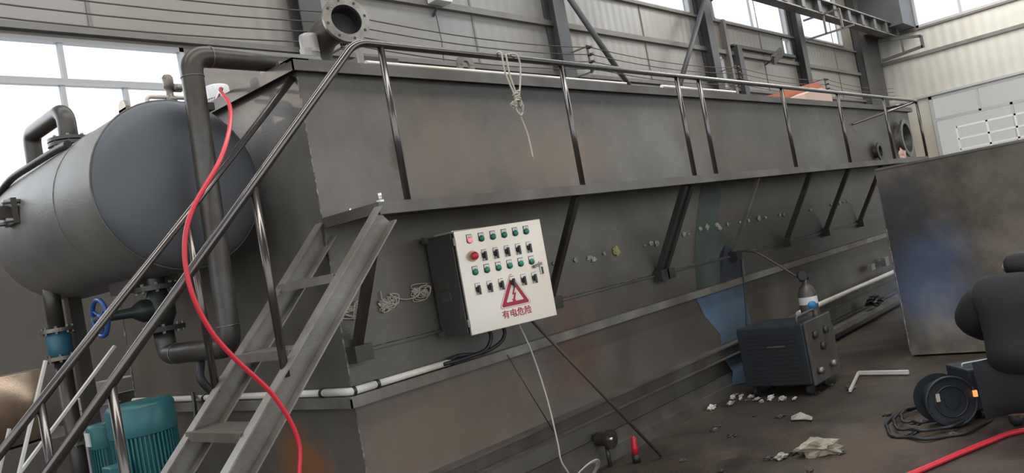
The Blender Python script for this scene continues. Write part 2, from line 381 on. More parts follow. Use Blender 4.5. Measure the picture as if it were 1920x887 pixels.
# columns
labels = ['dark steel column behind the elbow pipe', 'dark steel column at the foot of the brace, second from the left', 'dark steel column under the brace joint, third from the left',
          'dark steel column left of the small high opening end, fourth from the left', 'massive dark column in the far corner of the hall']
for i, x in enumerate((3.66, 9.08, 14.95, 20.68, 26.9)):
    c = thing('steel_column', (x, 4.7, 0), labels[i], 'column', 'columns along the back wall')
    w = .17 if i < 4 else .95
    MB().box(x-w, x+w, 4.58, 4.6, 0, 9).box(x-w, x+w, YB-.05, YB-.03, 0, 9).box(x-(.012 if i < 4 else w-.02), x+(.012 if i < 4 else w-.02), 4.6, YB-.05, 0, 9).build('shaft', M['column'], c)
    MB().box(x-w-.03, x+w+.03, 4.54, YB-.03, 0, .03).build('base_plate', M['column'], c)
# cross bracing
def brace(p, q, label):
    tag(MB().tube([p, q], .055, 8).build('wall_brace', M['column']), label, 'brace')
brace((9.3, 4.55, 6.2), (11.3, 4.5, 3.95), 'steel brace slanting down right from the second column')
brace((14.75, 4.5, 6.75), (12.3, 4.5, 4.1), 'steel brace slanting up to the third column')
brace((14.6, 4.3, 6.65), (15.9, 2.9, 7.6), 'thin pipe strut rising right from the third column joint')

# crane runway girder
cr = thing('crane_girder', (22, 3.9, 6.6), 'grey crane runway girder with dark stiffener ribs high at right', 'crane girder')
MB().box(15.8, 27.6, 3.65, 4.05, 7.1, 7.14).box(15.8, 27.6, 3.7, 4.0, 6.72, 6.76).box(15.8, 27.6, 3.83, 3.87, 6.76, 7.1).build('beam', M['angle'], cr)
for k in range(9):
    x = 17.5+k*1.2
    MB().box(x-.12, x+.12, 3.68, 3.83, 6.76, 7.1).build('rib', M['column'], cr)
hk = MB()
hk.bar((20.2, 4.3, 6.75), (20.2, 3.3, 6.75), .05, .05).bar((20.2, 3.3, 6.75), (20.2, 3.3, 6.2), .05, .05).bar((20.2, 4.3, 6.2), (20.2, 3.0, 6.2), .05, .05).bar((20.2, 3.75, 6.75), (20.2, 3.75, 6.2), .05, .05)
hk.build('bracket', M['girt'], cr)
hk = MB(); hk.bar((26.6, 4.2, 6.7), (26.6, 2.9, 6.45), .09, .09).bar((26.6, 4.2, 6.0), (26.6, 2.9, 6.1), .09, .09).bar((26.6, 2.9, 6.45), (26.6, 2.9, 6.05), .09, .09).bar((26.6, 3.5, 6.6), (26.6, 3.5, 6.05), .06, .06)
hk.build('bracket', M['column'], cr)
structure(MB().box(26.4, 27.9, 3.3, YB, 7.0, 9.0).build('trim_11', M['column']), 'dark panelled corner box above the girder')

# wires on insulators
wl = ['topmost', 'second', 'third', 'lowest']
for k, z in enumerate((5.06, 4.93, 4.8, 4.67)):
    pts = []
    cx = [-8, -2, 3.72, 9.25, 15.2, 20.9, 27.2]
    for a, b in zip(cx, cx[1:]):
        for j in range(8):
            t = j/8; pts.append((a+(b-a)*t, 4.2, z-.10*4*t*(1-t)))
    pts.append((27.2, 4.2, z))
    tag(MB().tube(pts, .009, 5).build('power_wire', M['brownhose']), '%s of the thin wires strung along the back wall columns' % wl[k], 'wire', 'wires along the back wall')
ins = ['behind the elbow pipe', 'on the second column', 'on the third column', 'on the fourth column']
for i, x in enumerate((3.75, 9.18, 15.05, 20.8)):
    t = thing('insulator_rack', (x, 4.2, 4.6), 'rack of small wire insulators on the column %s' % ins[i].replace('on the ', '') if i == 0 else 'rack of small wire insulators %s' % ins[i], 'insulator')
    MB().box(x+.02, x+.05, 4.2, 4.58, 4.62, 4.64).box(x+.02, x+.05, 4.2, 4.58, 5.08, 5.1).box(x+.02, x+.05, 4.23, 4.26, 4.6, 5.12).build('bracket', M['girt'], t)
    for z in (5.06, 4.93, 4.8, 4.67):
        MB().lathe([(.0, -.05), (.03, -.05), (.018, -.02), (.034, 0), (.018, .02), (.03, .05), (0, .05)], (x+.035, 4.2, z), Y, 10).build('insulator', M['blackplastic'], t)

# floodlight and lamp box on the wall
t = thing('flood_light', (18.3, 4.6, 5.6), 'small tilted floodlight on the pale wall between third and fourth column', 'light')
ax = Vector((.75, -.35, .5)).normalized(); ay = Vector((.1, .9, .45)).normalized(); az = ax.cross(ay).normalized(); ay = az.cross(ax)
MB().obox((18.35, 4.5, 5.66), ax, ay, az, .2, .04, .14).build('housing', M['girt'], t, .01)
MB().tube(bend([(18.2, 4.8, 5.5), (17.95, 4.5, 5.52), (17.95, 4.5, 5.65), (18.2, 4.5, 5.62)], .06), .02, 8).build('bracket', M['column'], t)
t = thing('wall_lamp', (6.1, 4.6, 5.6), 'pale square lamp box high on the back wall', 'light')
MB().box(5.95, 6.3, 4.55, YB-.1, 5.64, 5.95).build('housing', M['white'], t, .01)
MB().bar((6.12, YB-.1, 5.6), (6.12, YB, 5.5), .03, .03).tube([(6.1, 4.78, 5.64), (6.13, 4.79, 5.45), (6.16, 4.8, 5.1), (6.1, 4.8, 4.6)], .008, 5).build('cable', M['column'], t)

# machine under tarpaulin beyond the tank
t = thing('covered_machine', (15.3, 3.0, 0), 'machine beyond the tank under an orange tarpaulin and peach cloth', 'machine')
MB().prism([(13.2, 2.9, 3.5), (16.7, 2.9, 3.5), (16.7, 2.9, 4.28), (16.3, 2.9, 4.4), (14.9, 2.9, 4.2), (13.4, 2.9, 3.98)], (0, .8, 0)).build('tarpaulin', M['orange'], t)
MB().prism([(14.2, 2.5, 3.5), (15.9, 2.5, 3.5), (15.9, 2.5, 4.04), (15.4, 2.5, 4.12), (14.9, 2.5, 4.05), (14.3, 2.5, 3.93)], (0, .35, 0)).build('cloth', M['salmon'], t)
MB().box(13.3, 16.6, 2.95, 3.65, 0, 3.5).build('body', M['column'], t)

# ================================================================== THE TANK
LT, WT, ZT, ZW = 11.85, 2.8, 2.89, 2.0
tank = thing('flotation_tank', (0, 0, 0), 'huge long rectangular mill steel tank running from the stairs to the far right', 'tank')
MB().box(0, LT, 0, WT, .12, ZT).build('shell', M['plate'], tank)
rim = MB()
rim.angle((-.06, -.06, ZT), (LT+.06, -.06, ZT), .06, .008, Z*-1, Y).box(-.06, LT+.06, -.06, .05, ZT, ZT+.008)
rim.box(-.06, -.052, -.06, WT+.06, ZT-.06, ZT).box(-.06, .05, -.06, WT+.06, ZT, ZT+.008)
rim.box(LT+.052, LT+.06, -.06, WT+.06, ZT-.06, ZT)
rim.build('rim', M['angle'], tank)
fl = MB()
fl.box(-.07, LT, -.07, 0, 1.02, 1.03).box(-.07, LT, -.07, -.062, .97, 1.02)
fl.box(-.07, 0, 0, WT, 1.02, 1.03).box(-.07, -.062, -.07, WT, .97, 1.02)
fl.build('middle_flange', M['section'], tank)
bc = MB()
bc.box(-.09, LT, -.09, 0, .45, .462).box(-.09, LT, -.09, 0, .355, .365).box(-.09, LT, -.045, -.035, .365, .45)
bc.box(-.09, 0, 0, WT, .45, .462).box(-.09, 0, 0, WT, .355, .365).box(-.045, -.035, 0, WT, .365, .45)
bc.build('base_channel', M['angle'], tank)
MB().box(.02, LT, -.04, 0, 0, .1).box(.0, LT, -.02, .06, .1, .2).box(.05, .25, .1, 2.7, 0, .12).box(3, 3.2, .1, 2.7, 0, .12).box(6, 6.2, .1, 2.7, 0, .12).box(9, 9.2, .1, 2.7, 0, .12).build('skid', M['angle'], tank)
MB().box(6.2, 9.4, -.16, -.04, .1, .16).build('stiffener', M['section'], tank)
MB().bar((.1, -.012, 1.25), (LT, -.012, 1.25), .02, .016).build('stiffener', M['angle'], tank)
for p, q, rr_ in (((-.002, -.002, ZW+.02), (-.002, -.002, ZT-.08), .005), ((-.002, -.002, .47), (-.002, -.002, 1.9), .006), ((-.002, WT, .47), (-.002, WT, 1.9), .007),
        ((.15, -.006, 1.262), (.75, -.006, 1.262), .004), ((1.9, -.006, 1.262), (3.2, -.006, 1.262), .004), ((3.5, -.006, 1.262), (4.2, -.006, 1.262), .005),
        ((5.0, -.006, 1.262), (5.4, -.006, 1.262), .006), ((6.1, -.006, 1.262), (6.9, -.006, 1.262), .005), ((7.4, -.006, 1.262), (9, -.006, 1.262), .006)):
    weld_bead(MB(), p, q, rr_).build('weld_seam', M['weld'], tank)
def patch(poly, m, name='colour_patch', label=None, y0=-.001):  # thin coloured sheet laid on the tank side
    o = MB().prism([(x, y0, z) for x, z in poly], (0, -.003, 0)).build(name, M[m], tank)
    if label: o['label'] = label
    return o
patch([(3.85, .965), (4.8, .965), (4.84, .47), (4.15, .47), (4.17, .56), (3.94, .78)], 'patchblue', label='blue patch')
patch([(4.08, .35), (4.62, .35), (4.57, .03), (4.14, .09), (4.2, .2)], 'patchblue', y0=-.041)
patch([(3.9, 1.03), (4.86, 1.03), (4.9, 1.22), (4.5, 1.6), (4.8, 1.99), (4.35, 1.99), (4.1, 1.6), (3.95, 1.3)], 'patchgreen', label='green patch')
patch([(4.35, 1.035), (4.9, 1.035), (4.92, 1.2), (4.6, 1.38), (4.45, 1.3)], 'patchviolet')
# lifting eye
e = MB(); poly = []
for k in range(13):
    a = math.pi*k/12; poly.append((1.37+.08*math.cos(a), -.01, 2.965+.075*math.sin(a)))
n = len(poly)
vs = []; 
inner = [(1.37+.033*math.cos(math.pi*k/12), -.01, 2.962+.033*math.sin(math.pi*k/12)) for k in range(13)]
vs = poly+inner+[(x, y+.02, z) for x, y, z in poly]+[(x, y+.02, z) for x, y, z in inner]
fs = []
for k in range(12):
    fs += [(k, k+1, k+14, k+13), (k+26, k+39, k+40, k+27), (k, k+26, k+27, k+1), (k+13, k+14, k+40, k+39)]
e.add(vs, fs); e.box(1.29, 1.337, -.01, .01, 2.895, 2.966).box(1.403, 1.45, -.01, .01, 2.895, 2.966)
e.build('lifting_eye', M['section'], tank)
# side nozzle near the far end
nz = MB().lathe([(.24, 0), (.24, .09), (.3, .09), (.3, .12), (.23, .12), (.23, 0)], (11.1, 0, 2.38), (0, -1, 0), 40, False).build('side_nozzle', M['flange'], tank)
MB().disc((11.1, -.01, 2.38), Y, .235, .01, 32).build('bore', M['black'], nz)
MB().lathe([(.09, 0), (.09, .06), (.14, .06), (.14, .08), (.08, .08), (.08, 0)], (9.75, 0, 2.2), (0, -1, 0), 28, False).build('side_nozzle', M['pipe'], tank)
# inner division along the rim, bright pipe on the rim
tag(MB().tube([(.48, -.03, 2.915), (3.3, -.03, 2.915)], .014, 8).build('rim_pipe', M['stainless']), 'thin bright pipe lying along the left part of the tank rim', 'pipe')
tag(MB().tube([(3.9, -.03, 2.918), (5.4, -.03, 2.918)], .018, 8).build('rim_pipe', M['stainless']), 'thin bright pipe lying along the far part of the tank rim', 'pipe')
tag(MB().box(-.02, .12, .12, .32, 2.9, 2.935).build('rim_plate', M['section']), 'small plate on the rim corner beside the big pipe', 'plate')

# walkway
YW = -.5
wk = thing('walkway', (5.2, -.25, ZW), 'long narrow steel walkway bracketed along the tank side', 'walkway')
MB().box(0, 10.5, YW+.01, -.001, ZW-.012, ZW-.002).build('deck', M['plate'], wk)
ed = MB()
ed.box(-.01, 10.5, YW-.008, YW, ZW-.045, ZW+.012).box(-.01, 10.5, YW-.008, YW+.04, ZW-.052, ZW-.045).box(-.01, -.002, YW, -.002, ZW-.045, ZW+.012)
ed.box(10.5, 10.508, YW, -.002, ZW-.045, ZW+.012)
ed.build('edge_angle', M['angle'], wk)
for x, dbl in ((.06, 0), (1.78, 0), (3.32, 1), (4.68, 2), (6.0, 0), (7.2, 0), (8.45, 0)):
    for dx in ((-.05, .05) if dbl == 1 else (0,)):
        b = MB().bar((x+dx-.03, -.44, ZW-.05), (x+dx, -.03, 1.28), .045 if dbl != 2 else .03, .045 if dbl != 2 else .03).build('diagonal_brace', M['pipe'] if dbl != 2 else M['section'], wk)
        MB().box(x+dx-.06, x+dx+.06, -.09, 0, 1.2, 1.29).build('foot_plate', M['pipe'], b)
w = MB()
w.lathe([(0, 0), (.012, 0), (.012, .05), (0, .05)], (.03, YW+.02, ZW+.01), Z, 8); w.lathe([(0, 0), (.022, 0), (.022, .012), (0, .012)], (.03, YW+.02, ZW+.012), Z, 6, False)
w.build('bolt', M['bolt'], wk)
MB().lathe([(0, 0), (.01, 0), (.01, .045), (0, .045)], (.12, -.1, ZW-.002), Z, 8).build('bolt', M['bolt'], wk)

# guard rail: walkway rail bending down into the right stair rail
gr = thing('guard_rail', (5, YW, ZW), 'long steel tube guard rail along the walkway bending down beside the stairs', 'railing')
rz = 2.85
MB().tube(bend([(-2.55, YW, .29), (.03, YW, rz), (.2, YW, rz), (10.46, YW, rz)], .08), .021, 12).build('top_rail', M['rail'], gr)
MB().tube([(10.46, YW, rz), (10.46, -.02, rz)], .019, 10).build('end_rail', M['rail'], gr)
MB().tube([(8.9, -.03, 2.6), (10.46, YW, rz-.01)], .014, 8).build('end_rail', M['rail'], gr)
for x in (.2, 1.77, 3.33, 3.71, 5.47, 7.1, 8.85, 10.46):
    MB().tube([(x, YW+.004, ZW+.012), (x, YW+.004, rz-.01)], .019, 10).build('post', M['rail'], gr)
def railz(x): return 2.85+(x-.03)*.992
for x in (-.69, -1.42):
    MB().tube([(x, YW, 1.99+x*1.0-.03), (x, YW, railz(x)-.01)], .019, 10).build('post', M['rail'], gr)
sr = thing('stair_rail', (-.8, .03, 1.2), 'left steel tube handrail of the stairs ending at the tank corner', 'railing')
MB().tube([(-2.5, .03, .41), (-.01, .03, 2.81)], .019, 12).build('top_rail', M['rail'], sr)
for x in (-.75, -1.5):
    MB().tube([(x, .03, 1.98+x), (x, .03, 2.81+x*.963)], .018, 10).build('post', M['rail'], sr)

# stairs
st = thing('steel_stairs', (-1, -.25, 0), 'steep open steel stairs climbing to the left end of the walkway', 'stairs')
for y, lab in ((YW-.02, None), (.0, None)):
    c = MB(); n = Vector((-1, 0, 1)).normalized(); a = Vector((1, 0, 1)).normalized()
    p = Vector((-1.96, y, .0)); q = Vector((.0, y, 1.96))
    mid = (p+q)/2
    L2 = (q-p).length/2
    c.obox(mid+Y*.03-n*.02, a, Y, n, L2, .004, .055)
    c.obox(mid+Y*.0+n*.035, a, Y, n, L2, .03, .004)
    c.obox(mid+Y*.0-n*.075, a, Y, n, L2, .03, .004)
    c.build('stringer', M['section'], st)
for z in (1.69, 1.385, 1.09, .8, .5, .2):
    x = z-2.0
    MB().box(x-.03, x+.15, YW+.012, -.0, z-.006, z).box(x-.036, x-.03, YW+.012, 0, z-.042, z).build('tread', M['section'], st)

# ================================================================== PRESSURE VESSEL
VX, VZ, VR, V0, V1 = -.536, 2.322, .46, .457, 2.1
ve = thing('pressure_vessel', (VX, 1.3, 1.86), 'big dark cylindrical pressure vessel with domed heads left of the tank', 'pressure vessel')
MB().lathe([(VR, 0), (VR, V1-V0)], (VX, V0, VZ), Y, 96).build('shell', M['vessel'], ve)
def dome(o, ax, d):
    pr = []
    for k in range(15):
        a = math.pi/2*k/14; pr.append((VR*math.cos(a), d*math.sin(a)))
    return MB().lathe([(VR, -.002)]+pr, o, ax, 96)
dome((VX, V0, VZ), (0, -1, 0), .11).build('dished_head', M['head'], ve)
dome((VX, V1, VZ), (0, 1, 0), .14).build('dished_head', M['vessel'], ve)
def circ(o, r, ax, n=60, jit=0):
    o = Vector(o); ax = Vector(ax); u = ax.orthogonal().normalized(); w = ax.cross(u)
    return [o+(u*math.cos(2*math.pi*k/n)+w*math.sin(2*math.pi*k/n))*(r+random.uniform(-jit, jit)) for k in range(n)]
MB().tube(circ((VX, V0, VZ), VR+.001, Y, 120, .001), .006, 6, closed=True).build('weld_seam', M['angle'], ve)
MB().tube(circ((VX, V0+.52, VZ), VR+.001, Y, 120, .0005), .003, 6, closed=True).build('weld_seam', M['vessel'], ve)
# lug plate on top
MB().lathe([(0, -.012), (.05, -.012), (.05, .012), (0, .012)], (VX-.02, .93, VZ+VR+.08), X, 20, False).box(VX-.032, VX-.008, .88, .98, VZ+VR-.03, VZ+VR+.08).build('lifting_lug', M['flange'], ve)
MB().box(VX-.02, VX+.3, .5, .56, VZ+VR-.03, VZ+VR+.012).build('top_plate', M['pipe'], ve)
# side nozzle with four rods (left)
nv = MB(); c0 = Vector((VX-VR*math.cos(.12), 1.62, VZ+VR*math.sin(.12)+.03))
nv.box(c0.x-.1, c0.x+.03, c0.y-.035, c0.y+.035, c0.z-.035, c0.z+.035)
nv.obox((c0.x-.02, c0.y, c0.z), X, Y, Z, .015, .09, .075)
nv.build('side_port', M['pipe'], ve)
for dy in (-.07, .07):
    for dz in (-.055, .055): MB().lathe([(0, 0), (.014, 0), (.014, .09), (0, .09)], (c0.x-.07, c0.y+dy, c0.z+dz), X, 8).build('bolt', M['flange'], ve)
# saddle plate under the shell and far leg
MB().box(VX-.14, VX+.14, .95, 1.25, VZ-VR-.05, VZ-VR+.05).build('saddle', M['pipe'], ve)
MB().box(VX-.12, VX-.04, 1.97, 2.05, 0, VZ-VR+.02).box(VX-.14, VX+.1, 1.93, 2.1, 0, .02).build('leg', M['pipe'], ve)
# hose strapped over the top left flank of the vessel
hp = [(VX-.31, 1.05, VZ+.365), (VX-.31, 1.2, VZ+.37), (VX-.33, 1.6, VZ+.36), (VX-.35, 1.95, VZ+.34), (VX-.38, 2.16, VZ+.25), (VX-.42, 2.2, VZ+.1), (VX-.4, 2.24, VZ-.05)]
tag(MB().tube(smooth_curve(hp), .022, 8).build('cable', M['black']), 'thick black cable running along the upper left flank of the vessel', 'cable')

# big pipe: out of the tank top, down in front of the vessel, back under it
PX, PY = -.5, .2
bp = thing('riser_pipe', (PX, PY, 1.4), 'thick dark pipe leaving the tank top and dropping in front of the vessel', 'pipe')
MB().tube(bend([(.3, PY, 2.955), (PX, PY, 2.955), (PX-.045, PY, 1.42), (PX-.045, .93, 1.42), (PX-.045, .93, 1.56)], .1, 10), .057, 24).build('pipe', M['pipe'], bp)
for c_, r_, a_ in (((PX-.004, PY, 2.84), .059, Z), ((PX-.044, PY, 1.53), .059, Z), ((PX-.045, .8, 1.42), .059, Y), ((PX+.11, PY, 2.955), .059, X)):
    MB().tube(circ(c_, r_, a_, 40), .002, 5, closed=True).build('weld_seam', M['flange'], bp)
def flange(parent, o, ax, r, t, name='flange', m='flange', nb=8, r0=.0):
    f = (MB().ring(o, ax, r0, r, t, 36) if r0 else MB().disc(o, ax, r, t, 36)).build(name, M[m], parent)
    o = Vector(o); ax = Vector(ax).normalized(); u = ax.orthogonal().normalized(); w_ = ax.cross(u); b = MB()
    for k in range(nb):
        a = 2*math.pi*(k+.5)/nb; p = o+(u*math.cos(a)+w_*math.sin(a))*r*.86
        MB().lathe([(0, -t*.5-.013), (.01, -t*.5-.013), (.01, t*.5+.013), (0, t*.5+.013)], p, ax, 6, False).build('bolt', M['flange'], f)
    return f
# gate valve under the vessel
gv = thing('gate_valve', (PX-.045, .93, 1.56), 'dark gate valve with a blue handwheel under the vessel', 'valve')
vx, vy = PX-.045, .93
MB().lathe([(.05, 0), (.06, .03), (.085, .08), (.085, .14), (.06, .2), (.05, .24)], (vx, vy, 1.57), Z, 28).lathe([(.06, 0), (.065, .1), (.05, .13), (.03, .16), (.025, .3)], (vx, vy, 1.69), (-1, 0, 0), 20).build('valve_body', M['darkgreen'], gv)
flange(gv, (vx, vy, 1.57), Z, .12, .028, m='darkgreen'); flange(gv, (vx, vy, 1.81), Z, .12, .028, m='pipe')
MB().lathe([(.05, -.09), (.05, .06)], (vx, vy, 1.81), Z, 24).build('neck', M['pipe'], gv)
hw = MB().tube(circ((vx-.33, vy, 1.69), .1, X, 40), .013, 10, closed=True)
for k in range(3):
    a = 2*math.pi*k/3+.5; hw.tube([(vx-.32, vy, 1.69), (vx-.33, vy+.1*math.cos(a), 1.69+.1*math.sin(a))], .009, 8)
hw.lathe([(0, -.02), (.024, -.02), (.024, .03), (0, .03)], (vx-.32, vy, 1.69), X, 16)
hw.build('handwheel', M['blue'], gv); MB().lathe([(0, 0), (.013, 0), (.013, .03), (0, .03)], (vx-.345, vy, 1.69), (-1, 0, 0), 8, False).build('nut', M['bolt'], gv)
# hanging cable end under the pipe
tag(MB().tube(smooth_curve([(vx+.0, .55, 1.36), (vx-.03, .52, 1.27), (vx+.02, .5, 1.17), (vx+.04, .45, 1.06)]), .022, 10).build('cable', M['black']), 'short black cable hanging below the thick pipe elbow', 'cable')

# far down pipe with blue check valve
dp = thing('suction_pipe', (VX, 2.5, 0), 'dark vertical pipe with a blue coupling below the far end of the vessel', 'pipe')
dy = 1.95
dxp = VX-.22
MB().tube([(dxp, dy, .2), (dxp, dy, 1.5)], .05, 20).tube([(dxp, dy, 1.66), (dxp, dy, 2.1)], .05, 20).build('pipe', M['pipe'], dp)
flange(dp, (dxp, dy, 1.68), Z, .1, .024); flange(dp, (dxp, dy, 1.5), Z, .1, .024)
MB().lathe([(.06, 0), (.075, .03), (.07, .07), (.075, .12), (.06, .155)], (dxp, dy, 1.513), Z, 28).build('coupling', M['bluegreen'], dp)
flange(dp, (dxp, dy, .95), Z, .09, .02)

# inverted U pipe on top far part
up = thing('vent_pipe', (VX, 1.85, VZ+VR), 'dark inverted U pipe rising from the top of the vessel at far left', 'pipe')
MB().tube(bend([(VX-.0, 1.84, VZ+VR-.05), (VX-.0, 1.84, 3.09), (VX-.0, 2.5, 3.09), (VX, 2.5, 2.3)], .09, 10), .058, 20).build('pipe', M['pipe'], up)
flange(up, (VX, 1.84, VZ+VR+.11), Z, .13, .022, m='pipe'); flange(up, (VX, 1.84, VZ+VR+.08), Z, .13, .022, m='pipe')
# small pipe with valve on top
t = thing('relief_valve', (VX, .7, VZ+VR), 'small elbow pipe and relief valve on top of the vessel', 'valve')
MB().tube(bend([(VX, .68, VZ+VR-.01), (VX, .68, VZ+VR+.085), (VX+.3, .68, VZ+VR+.085)], .03), .012, 10).build('pipe', M['galv'], t)
MB().lathe([(0, -.05), (.035, -.05), (.035, -.02), (.02, -.01), (.02, .03), (.03, .04), (.03, .1), (.02, .115), (0, .115)], (VX+.14, .68, VZ+VR+.1), Z, 18).lathe([(0, 0), (.022, 0), (.022, .05), (0, .05)], (VX+.16, .68, VZ+VR+.14), X, 12).build('valve_body', M['flange'], t)

# ================================================================== TANK TOP PARTS
eb = thing('elbow_pipe', (.72, .6, 2.9), 'wide elbow pipe with an open bolted flange facing the camera above the rim', 'pipe elbow')
fc = Vector((.84, .52, 3.4)); fd = Vector((-.25, -.9, .12)).normalized()
path = [Vector((.78, .86, 2.86)), Vector((.78, .86, 3.05)), Vector((.785, .85, 3.17)), Vector((.79, .81, 3.29)), Vector((.81, .72, 3.37)), fc-fd*.07, fc-fd*.01]
path = smooth_curve(path, 6)
MB().tube(path, .105, 28, caps=False).build('elbow', M['pipe'], eb)
MB().ring(fc, fd, .108, .165, .026, 48).build('flange', M['flange'], eb)
u = fd.orthogonal().normalized(); w_ = fd.cross(u); b = MB()
for k in range(8):
    a = 2*math.pi*k/8+.2; MB().disc(fc+(u*math.cos(a)+w_*math.sin(a))*.14+fd*.0135, fd, .010, .003, 12).build('bolt_hole', M['black'], eb)
MB().lathe([(.108, 0), (.1, .1)], fc-fd*.013, -fd, 32).disc(fc-fd*.1, fd, .104, .01).build('bore', M['black'], eb)
t = thing('scraper_drive_box', (.85, .35, 2.9), 'dark steel box on the tank rim below the elbow flange', 'box')
MB().box(.68, 1.0, .25, .5, 2.9, 3.06).build('case', M['pipe'], t); MB().box(.66, .7, .24, .26, 2.9, 3.1).build('bracket', M['section'], t)
def motor(name, o, r, h, body, cap, label, fins=20, tb=None, capfrac=.28):
    t = thing(name, o, label, 'motor'); o = Vector(o)
    MB().lathe([(0, 0), (r*1.08, 0), (r*1.08, h*.05), (r*.9, h*.06), (r*.9, h*(1-capfrac)), (0, h*(1-capfrac))], o, Z, 36, False).build('frame', body, t)
    f = MB()
    for k in range(fins*2):
        a = math.pi*k/fins; d = Vector((math.cos(a), math.sin(a), 0)); f.obox(o+d*r*.93+Z*h*(.05+(1-capfrac-.05)/2), d, Z.cross(d), Z, r*.08, r*.025, h*(1-capfrac-.06)/2)
    f.build('cooling_fins', body, t)
    MB().lathe([(r*1.02, h*(1-capfrac)), (r*1.04, h*(1-capfrac*.9)), (r*1.04, h*.94), (r*.95, h*.985), (r*.5, h), (0, h)], o, Z, 40).build('fan_cowl', cap, t)
    if tb:
        MB().obox(o+Vector(tb[0]), X, Y, Z, *tb[1]).build('terminal_box', body, t, .008)
    return t
motor('gear_motor', (.655, .72, 2.9), .06, .45, M['motorwhite'], M['motorwhite'], 'small pale finned motor standing behind the elbow pipe', 14, ((-.06, -.03, .3), (.03, .03, .04)), .3)
motor('gear_motor', (.26, 1.3, 2.9), .078, .24, M['white'], M['white'], 'white round motor peeking over the tank rim beside the red hose', 10, None, .4)

# ================================================================== PUMP MOTORS AT THE LEFT
mt = motor('pump_motor', (-.82, .75, .72), .165, .5, M['teal'], M['teal'], 'big teal finned motor standing upright under the thick pipe', 24, ((-.2, -.1, .12), (.055, .055, .1)), .34)
MB().lathe([(.17, 0), (.17, .02), (.12, .05), (.14, .2), (.17, .25), (.17, .45), (.2, .48), (.2, .72)], (-.82, .75, 0), Z, 32).build('pump_body', M['teal'], mt)
MB().box(-1.02, -.62, .55, .95, 0, .03).build('base_plate', M['teal'], mt)
m2 = motor('pump_motor', (-.745, 1.5, .66), .09, .42, M['teal'], M['teal'], 'teal motor mostly hidden behind the stair rail post', 16, None, .34)
MB().lathe([(.1, 0), (.1, .66)], (-.745, 1.5, 0), Z, 24).build('pump_body', M['teal'], m2)
MB().box(-.845, -.835, 1.47, 1.53, .96, 1.04).build('name_plate', M['white'], m2)

# things further left behind
tag(MB().lathe([(0, 0), (.5, 0), (.5, .55), (0, .55)], (-.75, 4.1, .86), Z, 64).build('steel_roll', M['tan']), 'bronze coloured steel drum at the far left edge', 'drum')
tag(MB().box(-1.5, 0, 3.6, 4.6, 0, .84).build('work_bench', M['walllow']), 'dark block the bronze drum stands on at left', 'bench')
tag(MB().box(-.02, .2, 3.2, 3.5, 0, 1.22).box(-.04, .22, 3.18, 3.52, 1.1, 1.11).build('storage_box', M['olive'], None, .01), 'olive grey box beyond the tank corner behind the teal motor', 'box')
tag(MB().box(-.3, -.05, 3.0, 3.2, 0, 1.14).box(-.31, -.04, 2.99, 3.21, 1.05, 1.06).build('storage_box', M['lavender'], None, .01), 'lavender box between the stair rail and the teal motor', 'box')
def rod(p, q, r, m, label, name='steel_rod', cat='rod', grp=None):
    return tag(MB().tube([p, q], r, 8).build(name, M[m]), label, cat, grp)
tag(MB().bar((-1.15, 1.0, 1.52), (-1.5, 1.0, .6), .03, .012).build('leaning_bar', M['galv']), 'pale flat bar leaning steeply across the left stair rail', 'bar')
tag(MB().bar((-.66, 1.35, 1.52), (-1.38, 1.35, .82), .03, .014).build('leaning_bar', M['galv']), 'pale bar slanting down left under the blue handwheel', 'bar')
tag(MB().bar((-1.2, 1.6, 1.17), (-1.3, 1.6, .9), .03, .012).build('leaning_bar', M['galv']), 'short pale bar left of the suction pipe', 'bar')

# ================================================================== CABINET
cb = thing('control_cabinet', (1.0, -.15, 1.22), 'stainless electrical control cabinet hung on the tank side', 'control cabinet')
cz0, cz1, cx0, cx1 = 1.215, 1.82, .695, 1.29
MB().box(cx0, cx1, -.26, -.03, cz0, cz1).build('case', M['stainless_dark'], cb, .004)
MB().box(cx0-.004, cx1+.004, -.275, -.12, cz1, cz1+.012).build('top_trim', M['stainless'], cb)
lv = MB()
for r in range(2):
    for k in range(6): lv.obox((cx0-.003, -.13+r*0-.0-.012*0, 1.42+r*.1+k*.0), X, Y, Z, .003, .03, .004) if False else lv.box(cx0-.006, cx0, -.17+k*.014, -.162+k*.014, 1.42+r*.08, 1.48+r*.08)
lv.build('louvre', M['angle'], cb)
MB().box(cx0-.03, cx0, -.06, -.03, cz1-.03, cz1+.01).build('mounting_lug', M['angle'], cb)
MB().box(cx0-.03, cx0, -.06, -.03, cz0, cz0+.03).build('mounting_lug', M['angle'], cb)
